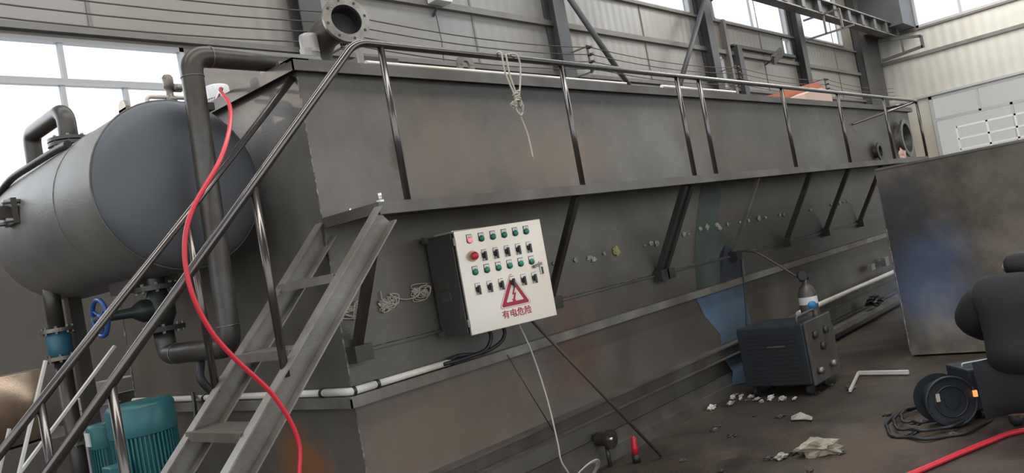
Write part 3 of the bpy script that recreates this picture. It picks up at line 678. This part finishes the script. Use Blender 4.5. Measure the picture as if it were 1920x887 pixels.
# door: hinge at left, standing ajar
H = Vector((cx0-.004, -.285, cz0-.012)); F = Vector((1.325, -.43, cz0-.012))
U = (F-H); DW = U.length; U.normalize(); NRM = U.cross(Z).normalized()      # towards the camera
if NRM.y > 0: NRM = -NRM
DH = cz1-cz0+.02
def dp_(u, v, n=0): return H+U*(u*DW)+Z*(DH*(1-v))+NRM*n
door = MB().obox(dp_(.5, .5), U, NRM, Z, DW/2, .009, DH/2).build('door', M['stainless'], cb, .004)
MB().obox(dp_(.5, .5, -.014), U, NRM, Z, DW/2-.012, .006, DH/2-.012).build('door_return', M['stainless_dark'], door)
for v in (.1, .88):
    MB().obox(dp_(-.012, v), U, NRM, Z, .008, .012, .022).build('hinge', M['flange'], door)
def dbox(mb, u, v, w, h, t, n=.009): return mb.obox(dp_(u, v, n+t/2), U, NRM, Z, w/2, t/2, h/2)
def indicator(u, v, m, name):
    p = MB(); dbox(p, u, v-.022, .034, .02, .004); o = p.build('label_plate', M['label'], door)
    q = MB(); q.lathe([(0, 0), (.0165, 0), (.0165, .012), (.012, .016), (0, .016)], dp_(u, v+.014, .009), NRM, 18); dbox(q, u, v+.0, .033, .012, .005)
    q.build(name, M[m], door)
    r = MB(); dbox(r, u, v-.004, .04, .05, .002); r.ring(dp_(u, v+.014, .011), NRM, .0165, .02, .004, 20); r.build('bezel', M['blackplastic'], door)
def selector(u, v):
    p = MB(); dbox(p, u, v-.022, .034, .02, .004); p.build('label_plate', M['label'], door)
    r = MB(); dbox(r, u, v-.01, .036, .04, .002); r.ring(dp_(u, v+.018, .011), NRM, .009, .018, .006, 20); r.disc(dp_(u, v+.018, .014), NRM, .015, .012, 18)
    c = dp_(u, v+.024, .026); r.obox(c, U, NRM, Z, .006, .006, .028); r.build('selector_switch', M['blackplastic'], door)
for i in range(6):
    u = .153+i*.131
    indicator(u, .094, 'redlamp' if i == 0 else 'green', 'red_lamp' if i == 0 else 'green_button')
    if i: selector(u, .256)
    indicator(u, .402, 'green', 'green_button')
    selector(u-.002, .565)
MB().disc(dp_(.153, .262, .011), NRM, .034, .004, 28).build('yellow_disc', M['yellow'], door)
MB().lathe([(.012, 0), (.012, .018), (.024, .02), (.024, .032), (.018, .038), (0, .038)], dp_(.153, .262, .011), NRM, 24).build('emergency_stop', M['redplastic'], door)
lk = MB(); dbox(lk, .91, .49, .028, .085, .008); lk.build('door_lock', M['stainless'], door, .003)
lk = MB(); lk.obox(dp_(.862, .462, .02), (U*.95+Z*.2).normalized(), NRM, Z, .032, .006, .009); lk.build('lock_handle', M['flange'], door)
MB().obox(dp_(.91, .52, .018), U, NRM, Z, .006, .002, .022).build('keyhole_plate', M['blackplastic'], door)
# warning triangle
def tri(cu, cv, size, rad, n, t, m, name):
    c = dp_(cu, cv, n); pts = []
    for k in range(3):
        a = math.pi/2+2*math.pi*k/3; v = Vector((math.cos(a), math.sin(a), 0))*size
        for j in range(5):
            b = a-math.pi/3+(2*math.pi/3)*j/4; pts.append(c+U*(v.x+rad*math.cos(b))+Z*(v.y+rad*math.sin(b)))
    return MB().prism(pts, NRM*t).build(name, M[m], door)
tc = (.535, .705)
tri(*tc, .116, .013, .0092, .0008, 'signred', 'warning_sign')
tri(*tc, .114, .012, .0097, .0007, 'signpale', 'warning_sign')
tri(*tc, .107, .009, .0102, .0007, 'signred', 'warning_sign')
tri(*tc, .068, .004, .0107, .0007, 'signpale', 'warning_sign')
bo = [(.006, .052), (-.014, .006), (-.001, .008), (-.012, -.022), (-.019, -.017), (-.013, -.046), (.008, -.029), (.0, -.026), (.014, .018), (.0, .015), (.014, .046)]
c = dp_(tc[0], tc[1]+.005, .0112); MB().prism([c+U*(a*1.15)+Z*(b*1.0) for a, b in bo], NRM*.0008).build('lightning_mark', M['signred'], door)
cu = bpy.data.curves.new('warning_text', 'FONT'); cu.body = '有电危险'; cu.size = 1; cu.align_x = 'CENTER'; cu.align_y = 'CENTER'; cu.offset = .018; cu.resolution_u = 3
to = bpy.data.objects.new('tmp', cu); COL.objects.link(to); bpy.context.view_layer.update()
dg = bpy.context.evaluated_depsgraph_get(); tm = bpy.data.meshes.new_from_object(to.evaluated_get(dg)); bpy.data.objects.remove(to)
xs = [v.co.x for v in tm.vertices]; sc = .225/(max(xs)-min(xs)); mx_ = (max(xs)+min(xs))/2
ys = [v.co.y for v in tm.vertices]; my_ = (max(ys)+min(ys))/2
tc2 = dp_(.535, .876, .0098)-ORG[door.name]
for v in tm.vertices: v.co = tc2+U*((v.co.x-mx_)*sc)+Z*((v.co.y-my_)*sc*.95)
tm.materials.clear(); tm.materials.append(M['signred'])
to = bpy.data.objects.new('warning_text', tm); COL.objects.link(to); to.parent = door

# cabinet cables
for k, (a, lab) in enumerate((((.95, .0), 'black cable looping from the cabinet bottom to the conduit, left one'), ((1.08, .012), 'black cable looping from the cabinet bottom to the conduit, right one'))):
    x, d = a
    tag(MB().tube(smooth_curve([(x, -.17, cz0+.0), (x+.02, -.17, 1.15), (x-.03, -.15, 1.08+d), (x-.15, -.1, 1.06), (x-.3, -.06, 1.055+d*2), (.74-.05, -.04, 1.055+d)]), .012, 8).build('cable', M['black']), lab, 'cable')
tag(MB().tube(smooth_curve([(1.2, -.2, cz0), (1.24, -.24, 1.0), (1.26, -.28, .7), (1.24, -.32, .42), (1.23, -.33, .3), (1.28, -.33, .2)]), .006, 6).build('wire', M['wirewhite']), 'thin pale wire hanging from the cabinet to the floor coil', 'wire')
rod((1.16, -.1, 1.0), (1.45, -.12, .42), .004, 'brownhose', 'thin dark wire hanging below the cabinet, left of the pale wire', 'wire', 'wire')
rod((1.42, -.11, 1.2), (2.24, -.4, .02), .011, 'brownhose', 'brown rod leaning from the cabinet down to the floor', 'steel_rod')
# conduit
cd = thing('conduit_pipe', (.3, -.04, 1.05), 'white plastic conduit with clips lying on the flange around the tank corner', 'conduit')
MB().tube([(.74, -.04, 1.055), (.12, -.04, 1.055)], .02, 14).tube([(-.04, .2, 1.055), (-.04, 2.75, 1.055)], .02, 14).build('pipe', M['pvc'], cd)
MB().tube(bend([(.12, -.04, 1.055), (-.04, -.04, 1.055), (-.04, .2, 1.055)], .04), .022, 14).build('bend', M['pvc'], cd)
for p, a in (((.14, -.04, 1.055), X), ((.72, -.04, 1.055), X), ((-.02, -.035, 1.055), X), ((-.04, .22, 1.055), Y), ((-.04, 1.6, 1.055), Y)):
    MB().ring(p, a, .0, .027, .018, 16).build('clip', M['blackplastic'], cd)
tag(MB().tube(smooth_curve([(-.05, 1.75, 1.09), (-.12, 1.6, 1.05), (-.2, 1.45, .95), (-.3, 1.3, .8), (-.4, 1.2, .6)]), .014, 8).build('cable', M['black']), 'black cable drooping from the conduit behind the teal motor', 'cable')
tag(MB().lathe([(0, 0), (.03, 0), (.03, .12), (.026, .12), (0, .12)], (-.06, 1.25, 1.08), Z, 16).build('conduit_socket', M['galv']), 'short bright socket tube standing by the stair post', 'tube')

# ================================================================== HOSES AND ROPE
tag(MB().tube(smooth_curve([(.1, 1.1, 2.94), (-.12, .6, 2.9), (-.36, .2, 2.77), (-.5, -.1, 2.62), (-.66, -.35, 2.45), (-.86, -.56, 2.24), (-1.04, -.6, 2.03), (-1.1, -.6, 1.87), (-1.1, -.6, 1.7), (-1.05, -.6, 1.54), (-.97, -.6, 1.41), (-.82, -.6, 1.21), (-.745, -.6, 1.0), (-.78, -.6, .8), (-.82, -.6, .4), (-.8, -.6, .02)]), .0102, 10).build('air_hose', M['red']),
    'red air hose draped from the tank rim down over the stairs', 'hose')
tag(MB().tube(smooth_curve([(1.5, -1.85, .015), (2.0, -2.1, .016), (2.47, -2.3, .02), (2.74, -2.41, .017), (2.9, -2.48, .016), (2.985, -2.58, .016), (2.98, -2.72, .016), (2.9, -3.2, .016)]), .016, 10).build('air_hose', M['red']),
    'red hose lying across the floor at the lower right corner', 'hose')
rp = thing('rope_loop', (1.2, YW-.03, 2.2), 'pale rope knotted over the guard rail with its end hanging', 'rope')
y = YW-.035
MB().tube(smooth_curve([(1.14, y+.03, 2.84), (1.13, YW, 2.875), (1.13, y, 2.86), (1.13, y, 2.75), (1.17, y-.01, 2.6), (1.2, y, 2.56), (1.25, y, 2.66), (1.29, y, 2.8), (1.27, y, 2.865), (1.24, YW, 2.876), (1.2, y, 2.86)]), .006, 7).tube(smooth_curve([(1.17, y, 2.86), (1.16, y-.01, 2.72), (1.18, y-.015, 2.6), (1.16, y-.01, 2.52), (1.19, y-.015, 2.47), (1.23, y-.01, 2.53), (1.19, y-.02, 2.6)]), .006, 7).build('loop', M['rope'], rp)
MB().tube(smooth_curve([(1.19, y, 2.55), (1.21, y, 2.45), (1.24, y, 2.35), (1.25, y, 2.2)]), .005, 7).build('tail', M['rope'], rp)
kn = MB()
for k in range(5): kn.tube(circ((1.185+random.uniform(-.012, .012), y-.01, 2.56+k*.014), .017, (random.uniform(-.4, .4), .3, 1), 14), .006, 6, closed=True)
kn.build('knot', M['rope'], rp)
def crumple(c, r, m, name, label, cat, parent=None, seed=0, sq=(1, 1, 1), grp=None):
    rd = random.Random(seed); bm = bmesh.new(); bmesh.ops.create_icosphere(bm, subdivisions=3, radius=1)
    ph = [rd.uniform(0, 6) for _ in range(9)]
    for v in bm.verts:
        p = v.co; k = .72+.22*math.sin(p.x*4+ph[0]+p.y*3)+.18*math.sin(p.y*6+ph[1]+p.z*4)+.14*math.sin(p.z*8+ph[2]+p.x*7)+rd.uniform(-.07, .07)
        v.co = Vector((p.x*k*r*sq[0], p.y*k*r*sq[1], p.z*k*r*sq[2]))
    b = MB(); b.add([v.co+Vector(c) for v in bm.verts], [tuple(v.index for v in f.verts) for f in bm.faces]); bm.free()
    o = b.build(name, M[m], parent)
    if label: tag(o, label, cat, grp)
    return o
crumple((1.15, y-.01, 2.535), .03, 'paper', 'cloth_scrap', None, None, rp, 3, (1.1, .6, .8))
crumple((1.2, y-.02, 2.53), .028, 'paper', 'cloth_scrap', None, None, rp, 4, (.7, .6, 1.3))

# scraps of tape along the wall seam
sp = [(.07, 1.49, .045), (.09, 1.44, .025), (.32, 1.48, .06), (.39, 1.49, .03), (.57, 1.52, .045), (.64, 1.50, .03), (1.93, 1.52, .03), (1.97, 1.5, .028), (2.18, 1.515, .025), (2.36, 1.51, .04), (2.41, 1.49, .035), (2.56, 1.52, .02), (3.16, 1.52, .02), (3.27, 1.525, .035), (3.36, 1.515, .035),
      (3.62, 1.53, .03), (3.65, 1.49, .025), (3.84, 1.55, .03), (3.93, 1.545, .022), (4.16, 1.57, .035), (4.3, 1.575, .04), (4.5, 1.575, .05), (4.55, 1.54, .04), (4.72, 1.565, .025), (5.0, 1.56, .025), (5.2, 1.56, .03), (5.45, 1.565, .04), (5.62, 1.56, .03), (6.0, 1.56, .03), (6.1, 1.55, .03), (6.9, 1.55, .04), (7.6, 1.56, .04), (7.9, 1.56, .035), (8.05, 1.57, .03), (8.2, 1.56, .025)]
for i, (x, z, r) in enumerate(sp):
    seg = 'left of the cabinet' if x < 1 else 'between the cabinet and the double brace' if x < 3.3 else 'between the double brace and the light brace' if x < 4.7 else 'on the far part beyond the light brace'
    crumple((x, -.01, z), r*(.62 if x < 1 else .8), 'paper', 'tape_scrap', 'crumpled pale tape scrap on the weld line, '+seg, 'scrap', None, i+20, (1.25, .25, .6+.4*(i % 3)/2), 'tape scraps '+seg)
crumple((2.72, -.016, 1.52), .05, 'yellowrag', 'tape_scrap', 'yellowish crumpled scrap on the weld line left of the double brace', 'scrap', None, 99, (1.1, .3, .8))
for cx_, cz_, sd, nm in ((.07, 1.48, 3, 'nearest the tank corner'), (.34, 1.48, 4, 'just right of the first brace'), (.6, 1.51, 5, 'left of the cabinet edge')):
    rd = random.Random(sd); pts = [(cx_+rd.uniform(-.075, .075), -.016+rd.uniform(-.008, .006), cz_+rd.uniform(-.05, .05)) for _ in range(26)]
    tag(MB().tube(smooth_curve(pts, 5), .0028, 5).build('string_tangle', M['rope']), 'tangle of pale stripped tape strings on the weld line, '+nm, 'string')
tag(MB().tube(smooth_curve([(.3, -.015, 1.56), (.31, -.015, 1.5), (.4, -.02, 1.47), (.42, -.02, 1.52), (.36, -.02, 1.53), (.46, -.015, 1.485), (.57, -.02, 1.49), (.6, -.02, 1.54), (.68, -.02, 1.53), (.66, -.02, 1.48)]), .004, 6).build('string', M['rope']), 'loose pale string tangled on the weld line left of the cabinet', 'string')
crumple((9.95, -.3, 2.08), .1, 'salmon', 'cloth_bundle', 'small pink bundle on the far end of the walkway beside the nozzle', 'bundle', None, 5, (.6, .6, 1.1))

# ================================================================== SECOND TANK, RIGHT
t2 = thing('steel_tank', (6.6, -2.9, 0), 'broad brown steel tank end filling the right side of the view', 'tank')
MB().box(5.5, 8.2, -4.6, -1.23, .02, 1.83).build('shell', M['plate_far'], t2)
w = MB(); weld_bead(w, (5.5, -1.228, .06), (5.5, -1.228, 1.25), .008); w.build('weld_seam', M['weld'], t2)
w = MB(); weld_bead(w, (5.5, -1.228, 1.25), (5.5, -1.228, 1.83), .004); w.build('weld_seam', M['angle'], t2)
MB().box(5.49, 5.5, -4.6, -1.23, 1.815, 1.835).build('rim', M['angle'], t2)

# far pipe along the tank, with small pieces
rod((5.6, -.17, .5), (9.4, -.17, .5), .03, 'galv', 'pale long pipe running along the base of the tank behind the welder', 'floor_pipe', 'pipe')
t = thing('pipe_clamp', (8.6, -.12, .62), 'small two-ended bolt clamp on the tank side near the brown tank edge', 'clamp')
MB().bar((8.3, -.1, .66), (8.95, -.1, .66), .04, .05).build('bar', M['black'], t)
MB().box(8.25, 8.4, -.13, -.07, .62, .7).build('nut', M['bolt'], t); MB().box(8.85, 9.0, -.13, -.07, .6, .72).build('nut', M['bolt'], t)
crumple((7.9, -.2, .27), .16, 'black', 'rubber_lump', 'dark rubber lump lying on the far base stiffener of the tank', 'lump', None, 8, (1.6, .6, .5))

# ================================================================== WELDING MACHINE
wm = thing('welding_machine', (4.3, -.6, 0), 'dark boxy welding machine with louvred side on small wheels by the blue patch', 'welding machine')
MB().box(4.0, 4.5, -.86, -.25, .1, .62).build('case', M['machine'], wm, .012)
MB().box(4.01, 4.6, -.885, -.862, .09, .63).box(4.5, 4.68, -.86, -.3, .12, .5).build('front_panel', M['machinegrey'], wm, .006)
lv = MB()
for k in range(12): lv.box(3.99, 4.0, -.8, -.32, .15+k*.036, .165+k*.036)
lv.build('louvre', M['blackplastic'], wm)
MB().box(3.988, 3.992, -.68, -.52, .44, .452).build('name_strip', M['flange'], wm)
hd = MB().tube(bend([(4.05, -.8, .6), (4.05, -.8, .68), (4.45, -.8, .68), (4.45, -.8, .6)], .03), .012, 8); hd.build('handle', M['machinegrey'], wm)
for k, (x, z) in enumerate(((4.15, .5), (4.4, .5), (4.28, .38))): MB().lathe([(0, 0), (.035, 0), (.03, .03), (0, .03)], (x, -.885, z), (0, -1, 0), 16).build('knob', M['blackplastic'], wm)
for x in (4.1, 4.4): MB().lathe([(0, 0), (.03, 0), (.03, .05), (0, .05)], (x, -.885, .2), (0, -1, 0), 16).build('socket', M['flange'], wm)
for x in (4.08, 4.42):
    for y in (-.8, -.31): MB().disc((x, y, .05), Y, .05, .035, 18).build('wheel', M['blackplastic'], wm)
gc = thing('shielding_gas_bottle', (4.38, -.42, .62), 'small grey gas bottle with regulator and blue label behind the welder', 'gas bottle')
gx, gy = 4.82, -.62
ORG[gc.name] = Vector((gx, gy, 0)); gc.location = (gx, gy, 0)
MB().lathe([(0, 0), (.08, 0), (.085, .02), (.085, .78), (.06, .85), (.025, .88), (.025, .92), (0, .92)], (gx, gy, 0), Z, 24).build('bottle', M['cylinderwhite'], gc)
MB().tube([(gx-.07, gy, .93), (gx+.08, gy, .93)], .022, 10).lathe([(0, -.012), (.045, -.012), (.045, .012), (0, .012)], (gx-.08, gy-.02, .97), (-.6, -.7, 0), 20, False).lathe([(0, -.012), (.035, -.012), (.035, .012), (0, .012)], (gx+.09, gy-.02, .94), (-.6, -.7, 0), 20, False).build('regulator', M['black'], gc)
la = Vector((-.75, -.66, 0)).normalized()
MB().lathe([(.087, .69), (.087, .76)], (gx, gy, 0), Z, 24).build('label_band', M['white'], gc)
MB().lathe([(0, 0), (.042, 0), (.042, .008), (0, .008)], Vector((gx, gy, .68))+la*.083, la, 20).build('round_label', M['bluelabel'], gc)
tag(MB().tube(smooth_curve([(4.75, -.05, 1.28), (4.78, -.2, 1.25), (4.78, -.38, 1.12), (4.76, -.58, .96)]), .009, 8).build('gas_hose', M['brownhose']), 'thin hose from the light brace foot down to the gas bottle', 'hose')
tag(MB().tube(smooth_curve([(4.68, -.1, 1.2), (4.6, -.1, .8), (4.5, -.1, .47), (4.45, -.12, .3), (4.4, -.14, .02)]), .009, 6).build('cable', M['black']), 'thin black cable hanging down over the blue patch', 'cable')

# ================================================================== WIRE SPOOL AND FLOOR OBJECTS
ws = thing('cable_reel', (3.6, -1.95, 0), 'dark round cable reel standing on the floor before the brown tank', 'cable reel')
rc = Vector((3.15, -2.09, .17)); ra = Vector((-.8, -.6, .05)).normalized()
for s, nm in ((-.09, 'reel_flange'), (.09, 'reel_flange')):
    MB().ring(rc+ra*s, ra, .04, .165, .012, 40).build(nm, M['machine'], ws)
MB().lathe([(.04, -.09), (.12, -.09), (.12, .09), (.04, .09)], rc, ra, 32, False, True).build('wound_cable', M['black'], ws)
rr = MB()
rr.tube(circ(rc+ra*.1, .158, ra, 48), .009, 8, closed=True); rr.tube(circ(rc+ra*.1, .1, ra, 48), .007, 8, closed=True); rr.disc(rc+ra*.1, ra, .045, .02, 20)
rr.build('rim', M['machine'], ws)
su = Vector((0, 0, 1)); sv = ra.cross(su).normalized()
MB().obox(rc+ra*.112+sv*.085+Z*.04, sv, su, ra, .012, .026, .003).build('sticker', M['galv'], ws)
MB().obox(rc+ra*.112+sv*-.15+Z*.03, sv, su, ra, .011, .02, .01).build('signal_lamp', M['ember'], ws)
wf = thing('wire_feeder', (2.75, -2.2, 0), 'dark wire feeder with bright edge strips standing left of the crouching person', 'wire feeder')
wo = Vector((3.26, -2.25, 0)); wu = Vector((.64, -.77, 0)).normalized(); wd = Vector((.77, .64, 0)).normalized()     # along the front, away from the camera
def wbox(u0, u1, d0, d1, z0, z1, name, m, bev=0):
    MB().obox(wo+wu*(u0+u1)/2+wd*(d0+d1)/2+Z*(z0+z1)/2, wu, wd, Z, (u1-u0)/2, (d1-d0)/2, (z1-z0)/2).build(name, M[m], wf, bev)
wbox(-.02, .36, 0, .3, .06, .34, 'case', 'machine', .015)
wbox(.02, .11, -.004, 0, .295, .312, 'name_strip', 'galv'); wbox(.04, .1, -.004, 0, .275, .281, 'name_strip', 'galv')
MB().tube(bend([wo+wu*-.0+wd*.1+Z*.34, wo+wu*-.0+wd*.1+Z*.365, wo+wu*.18+wd*.1+Z*.365, wo+wu*.18+wd*.1+Z*.34], .015), .005, 8).build('handle', M['galv'], wf)
for a in (.04, .3):
    for b in (.05, .25): MB().disc(wo+wu*a+wd*b+Z*.035, wu, .035, .03, 16).build('wheel', M['blackplastic'], wf)
cn = ['widest', 'second widest', 'innermost']
for k in range(3):
    r = .42-.1*k; cc = Vector((3.25, -2.0+.03*k, .014+k*.022))
    pts = [(cc.x+r*math.cos(2*math.pi*j/40)*1.15+.03*math.sin(5*j), cc.y+r*math.sin(2*math.pi*j/40)*.75, cc.z+.006*math.sin(j)) for j in range(40)]
    tag(MB().tube(pts, .011, 6, closed=True).build('welding_cable', M['black']), '%s loop of black welding cable lying around the cable reel' % cn[k], 'cable')
# galvanised bar frame on floor between welder and brown tank
t = thing('bar_frame', (4.9, -1.2, 0), 'pale bent flat bar frame on the floor right of the welder', 'bar')
MB().bar((4.75, -.98, .03), (4.7, -1.42, .03), .03, .03).build('bar', M['galv'], t)
MB().bar((4.75, -.98, .03), (4.1, -1.12, .02), .02, .02).build('bar', M['galv'], t)
# rags and scraps on floor
crumple((2.45, -1.48, .045), .13, 'rag', 'rag', 'large dirty pale rag crumpled on the floor at lower right', 'rag', None, 11, (1.0, 1.25, .5))
crumple((2.32, -1.27, .02), .05, 'paper', 'rag', 'tiny pale scrap just left of the large dirty rag', 'rag', None, 17, (1.2, 1, .4))
tag(MB().prism([(3.32, -.93, .012), (3.34, -1.0, .04), (3.27, -1.12, .02), (3.22, -1.13, .012), (3.24, -1.05, .012), (3.22, -.97, .012)], (0, 0, .004)).build('paper_scrap', M['paper']), 'white folded paper scrap on the floor beyond the dirty rag', 'paper')
fx = [(4.05, -.16, .03), (4.0, -.28, .03), (3.95, -.2, .02), (3.9, -.38, .035), (3.92, -.5, .04), (3.88, -.62, .035), (3.9, -.72, .03), (3.75, -.2, .035), (4.0, -.1, .03), (4.1, -.08, .025), (3.6, -.1, .045), (3.84, -.45, .02)]
for i, (x, y, r) in enumerate(fx):
    crumple((x, y, r*.5), r, 'paper' if i % 2 else 'galv', 'floor_scrap', 'small pale metal or paper scrap on the floor before the welder', 'scrap', None, 50+i, (1.7, .6+.3*(i % 2), .35+.25*(i % 3)), 'scraps before the welder')
for i in range(26):
    x = random.uniform(1.9, 4.6); y = random.uniform(-2.2, -.2)
    crumple((x, y, .008), random.uniform(.02, .05), 'machinegrey' if i % 3 else 'brownhose', 'dirt_clod', 'dark clod of slag lying on the dirt floor at right', 'clod', None, 80+i, (1.3, 1, .35), 'slag clods on the floor')
eh = thing('electrode_holder', (2.13, -.26, 0), 'red handled electrode holder standing on the floor beside the leaning rod', 'electrode holder')
MB().lathe([(0, 0), (.022, 0), (.026, .05), (.018, .09), (.02, .12), (0, .13)], (2.13, -.26, .06), (0.1, 0, 1), 14).build('handle', M['redplastic'], eh)
MB().lathe([(0, 0), (.03, 0), (.03, .06), (0, .06)], (2.13, -.26, 0), Z, 14).build('base', M['black'], eh)
vl = thing('pipe_stub', (2.0, -.2, .1), 'short dark capped pipe stub low on the tank base', 'pipe')
MB().lathe([(.05, 0), (.05, .1), (.07, .1), (.07, .13), (0, .13)], (2.02, -.03, .2), (0, -1, 0), 24, False).build('pipe', M['pipe'], vl)
MB().lathe([(0, 0), (.012, 0), (.012, .05), (0, .05)], (1.96, -.16, .22), (0, -1, 0), 8).build('bolt', M['bolt'], vl)
MB().tube([(2.02, -.1, .0), (2.02, -.1, .15)], .015, 8).build('support', M['pipe'], vl)
cl = MB()
for k in range(3):
    cl.tube(circ((1.42+.01*k, -.32, .0+.125), .13+.006*k, (0.0, .75, .66), 50, .002), .005, 6, closed=True)
tag(cl.build('wire_coil', M['wirewhite']), 'pale wire coil leaning at the bottom edge below the cabinet', 'coil')

# ================================================================== PERSON
PP = Vector((2.86, -2.64, 0))
fw = Vector((.95, -.1, 0)).normalized(); lf = Z.cross(fw)      # facing away, lf = person's left (towards the image left)
def skin_mesh(name, joints, edges, material, parent, sub=2):
    me = bpy.data.meshes.new(name)
    me.from_pydata([PP+fw*p[0]+lf*p[1]+Z*p[2]-ORG[parent.name] for p, r in joints], edges, []); me.update(); me.materials.append(material)
    o = bpy.data.objects.new(name, me); COL.objects.link(o); o.parent = parent; ORG[o.name] = ORG[parent.name]
    m = o.modifiers.new('skin', 'SKIN'); me2 = me.skin_vertices[0].data if me.skin_vertices else None
    if me2 is None:
        bpy.context.view_layer.objects.active = o
    for i, (p, r) in enumerate(joints):
        sv_ = o.data.skin_vertices[0].data[i]; sv_.radius = r if isinstance(r, tuple) else (r, r); sv_.use_root = (i == 0)
    m.use_smooth_shade = True
    s_ = o.modifiers.new('sub', 'SUBSURF'); s_.levels = sub; s_.render_levels = sub
    return o
pe = thing('person', PP, 'person in dark jacket crouching with their back to the camera at the right edge', 'person')
J = {'pelvis': ((-.06, 0, .36), .13), 'waist': ((0, 0, .52), .135), 'chest': ((.12, 0, .72), .165), 'neckb': ((.2, 0, .86), .09), 'neck': ((.25, 0, .92), .055), 'head': ((.3, 0, 1.0), .09), 'crown': ((.33, 0, 1.07), .075)}
jn = list(J.keys()); joints = [J[k] for k in jn]; ed_ = [(i, i+1) for i in range(len(jn)-1)]
def limb(chain, start):
    prev = start
    for p, r in chain:
        joints.append((p, r)); ed_.append((prev, len(joints)-1)); prev = len(joints)-1
    return prev
for s in (1, -1):
    h = limb([((.14, s*.2, .83), .07), ((.13, s*.3, .71), .05), ((.43, s*.22, .53), .038), ((.47, s*.18, .49), .03)], 2)
    for j, (dy_, ln) in enumerate(((-.03, .07), (-.01, .08), (.01, .075), (.03, .06))):
        limb([((.5, s*.18+dy_, .485), .011), ((.5+ln*.6, s*.18+dy_*1.1, .47), .009), ((.5+ln*.8, s*.18+dy_, .44), .008)], h)
    limb([((.48, s*.18-s*.04, .47), .011), ((.51, s*.18-s*.055, .45), .009)], h)
    limb([((-.02, s*.12, .34), .1), ((.34, s*.2, .42), .07), ((.22, s*.18, .09), .05), ((.34, s*.19, .04), .04)], 0)
skin_mesh('body', joints, ed_, M['skin'], pe, 1)
jj = [((-.1, 0, .38), .19), ((0, 0, .52), .2), ((.08, 0, .68), .225), ((.14, 0, .83), .2), ((.2, 0, .93), .11)]; je = [(0, 1), (1, 2), (2, 3), (3, 4)]
for s in (1, -1):
    b0 = len(jj); jj += [((.13, s*.19, .84), .13), ((.12, s*.3, .72), .115), ((.3, s*.28, .62), .09), ((.43, s*.22, .54), .06)]; je += [(3, b0), (b0, b0+1), (b0+1, b0+2), (b0+2, b0+3)]
skin_mesh('jacket', jj, je, M['jacket'], pe)
jj = [((-.07, 0, .33), .17)]; je = []
for s in (1, -1):
    b0 = len(jj); jj += [((-.0, s*.13, .32), .125), ((.34, s*.2, .4), .09), ((.28, s*.19, .22), .085), ((.22, s*.18, .08), .075)]; je += [(0, b0), (b0, b0+1), (b0+1, b0+2), (b0+2, b0+3)]
skin_mesh('trousers', jj, je, M['trousers'], pe)
for s in (1, -1):
    skin_mesh('shoe', [((.2, s*.18, .05), .048), ((.31, s*.185, .042), .042), ((.42, s*.19, .03), .028)], [(0, 1), (1, 2)], M['black'], pe)
skin_mesh('hair', [((.225, 0, .94), .075), ((.265, 0, 1.0), .1), ((.31, 0, 1.07), .09)], [(0, 1), (1, 2)], M['hair'], pe)
fa = MB(); hc = PP+fw*.3+Z*1.0
for s in (1, -1):
    fa.lathe([(0, 0), (.02, 0), (.028, .01), (.015, .02), (0, .02)], hc+lf*s*.085+Z*-.005, lf*s, 12)
fa.tube([hc+fw*.1+Z*.02, hc+fw*.125-Z*.005, hc+fw*.1-Z*.02], [.006, .014, .008], 8)
fa.build('ears_and_nose', M['skin'], pe)

# ================================================================== WELDING SMOKE
sm = MB().box(4.3, 5.45, -2.5, -1.2, .15, 1.75).build('welding_smoke', M['glass'])
m = bpy.data.materials.new('blue_smoke'); m.use_nodes = True; nt = m.node_tree; N = nt.nodes; L = nt.links
for n in list(N):
    if n.type != 'OUTPUT_MATERIAL': N.remove(n)
out = [n for n in N if n.type == 'OUTPUT_MATERIAL'][0]
vs_ = N.new('ShaderNodeVolumeScatter'); vs_.inputs['Color'].default_value = (.22, .4, .9, 1)
tcn = N.new('ShaderNodeNewGeometry'); sb = N.new('ShaderNodeVectorMath'); sb.operation = 'SUBTRACT'; sb.inputs[1].default_value = (4.9, -1.75, .75)
L.new(tcn.outputs['Position'], sb.inputs[0])
dv = N.new('ShaderNodeVectorMath'); dv.operation = 'DIVIDE'; dv.inputs[1].default_value = (.55, .5, .7); L.new(sb.outputs[0], dv.inputs[0])
le = N.new('ShaderNodeVectorMath'); le.operation = 'LENGTH'; L.new(dv.outputs[0], le.inputs[0])
no = N.new('ShaderNodeTexNoise'); no.inputs['Scale'].default_value = 2.0; no.inputs['Detail'].default_value = 3; L.new(tcn.outputs['Position'], no.inputs['Vector'])
ad = N.new('ShaderNodeMath'); ad.operation = 'ADD'; L.new(le.outputs['Value'], ad.inputs[0]); L.new(no.outputs[0], ad.inputs[1])
mr = N.new('ShaderNodeMapRange'); mr.inputs[1].default_value = .4; mr.inputs[2].default_value = 1.35; mr.inputs[3].default_value = .95; mr.inputs[4].default_value = 0
L.new(ad.outputs[0], mr.inputs[0]); L.new(mr.outputs[0], vs_.inputs['Density']); L.new(vs_.outputs[0], out.inputs['Volume'])
sm.data.materials.clear(); sm.data.materials.append(m)
tag(sm, 'bluish welding smoke drifting before the left part of the brown tank', 'smoke', kind='stuff')
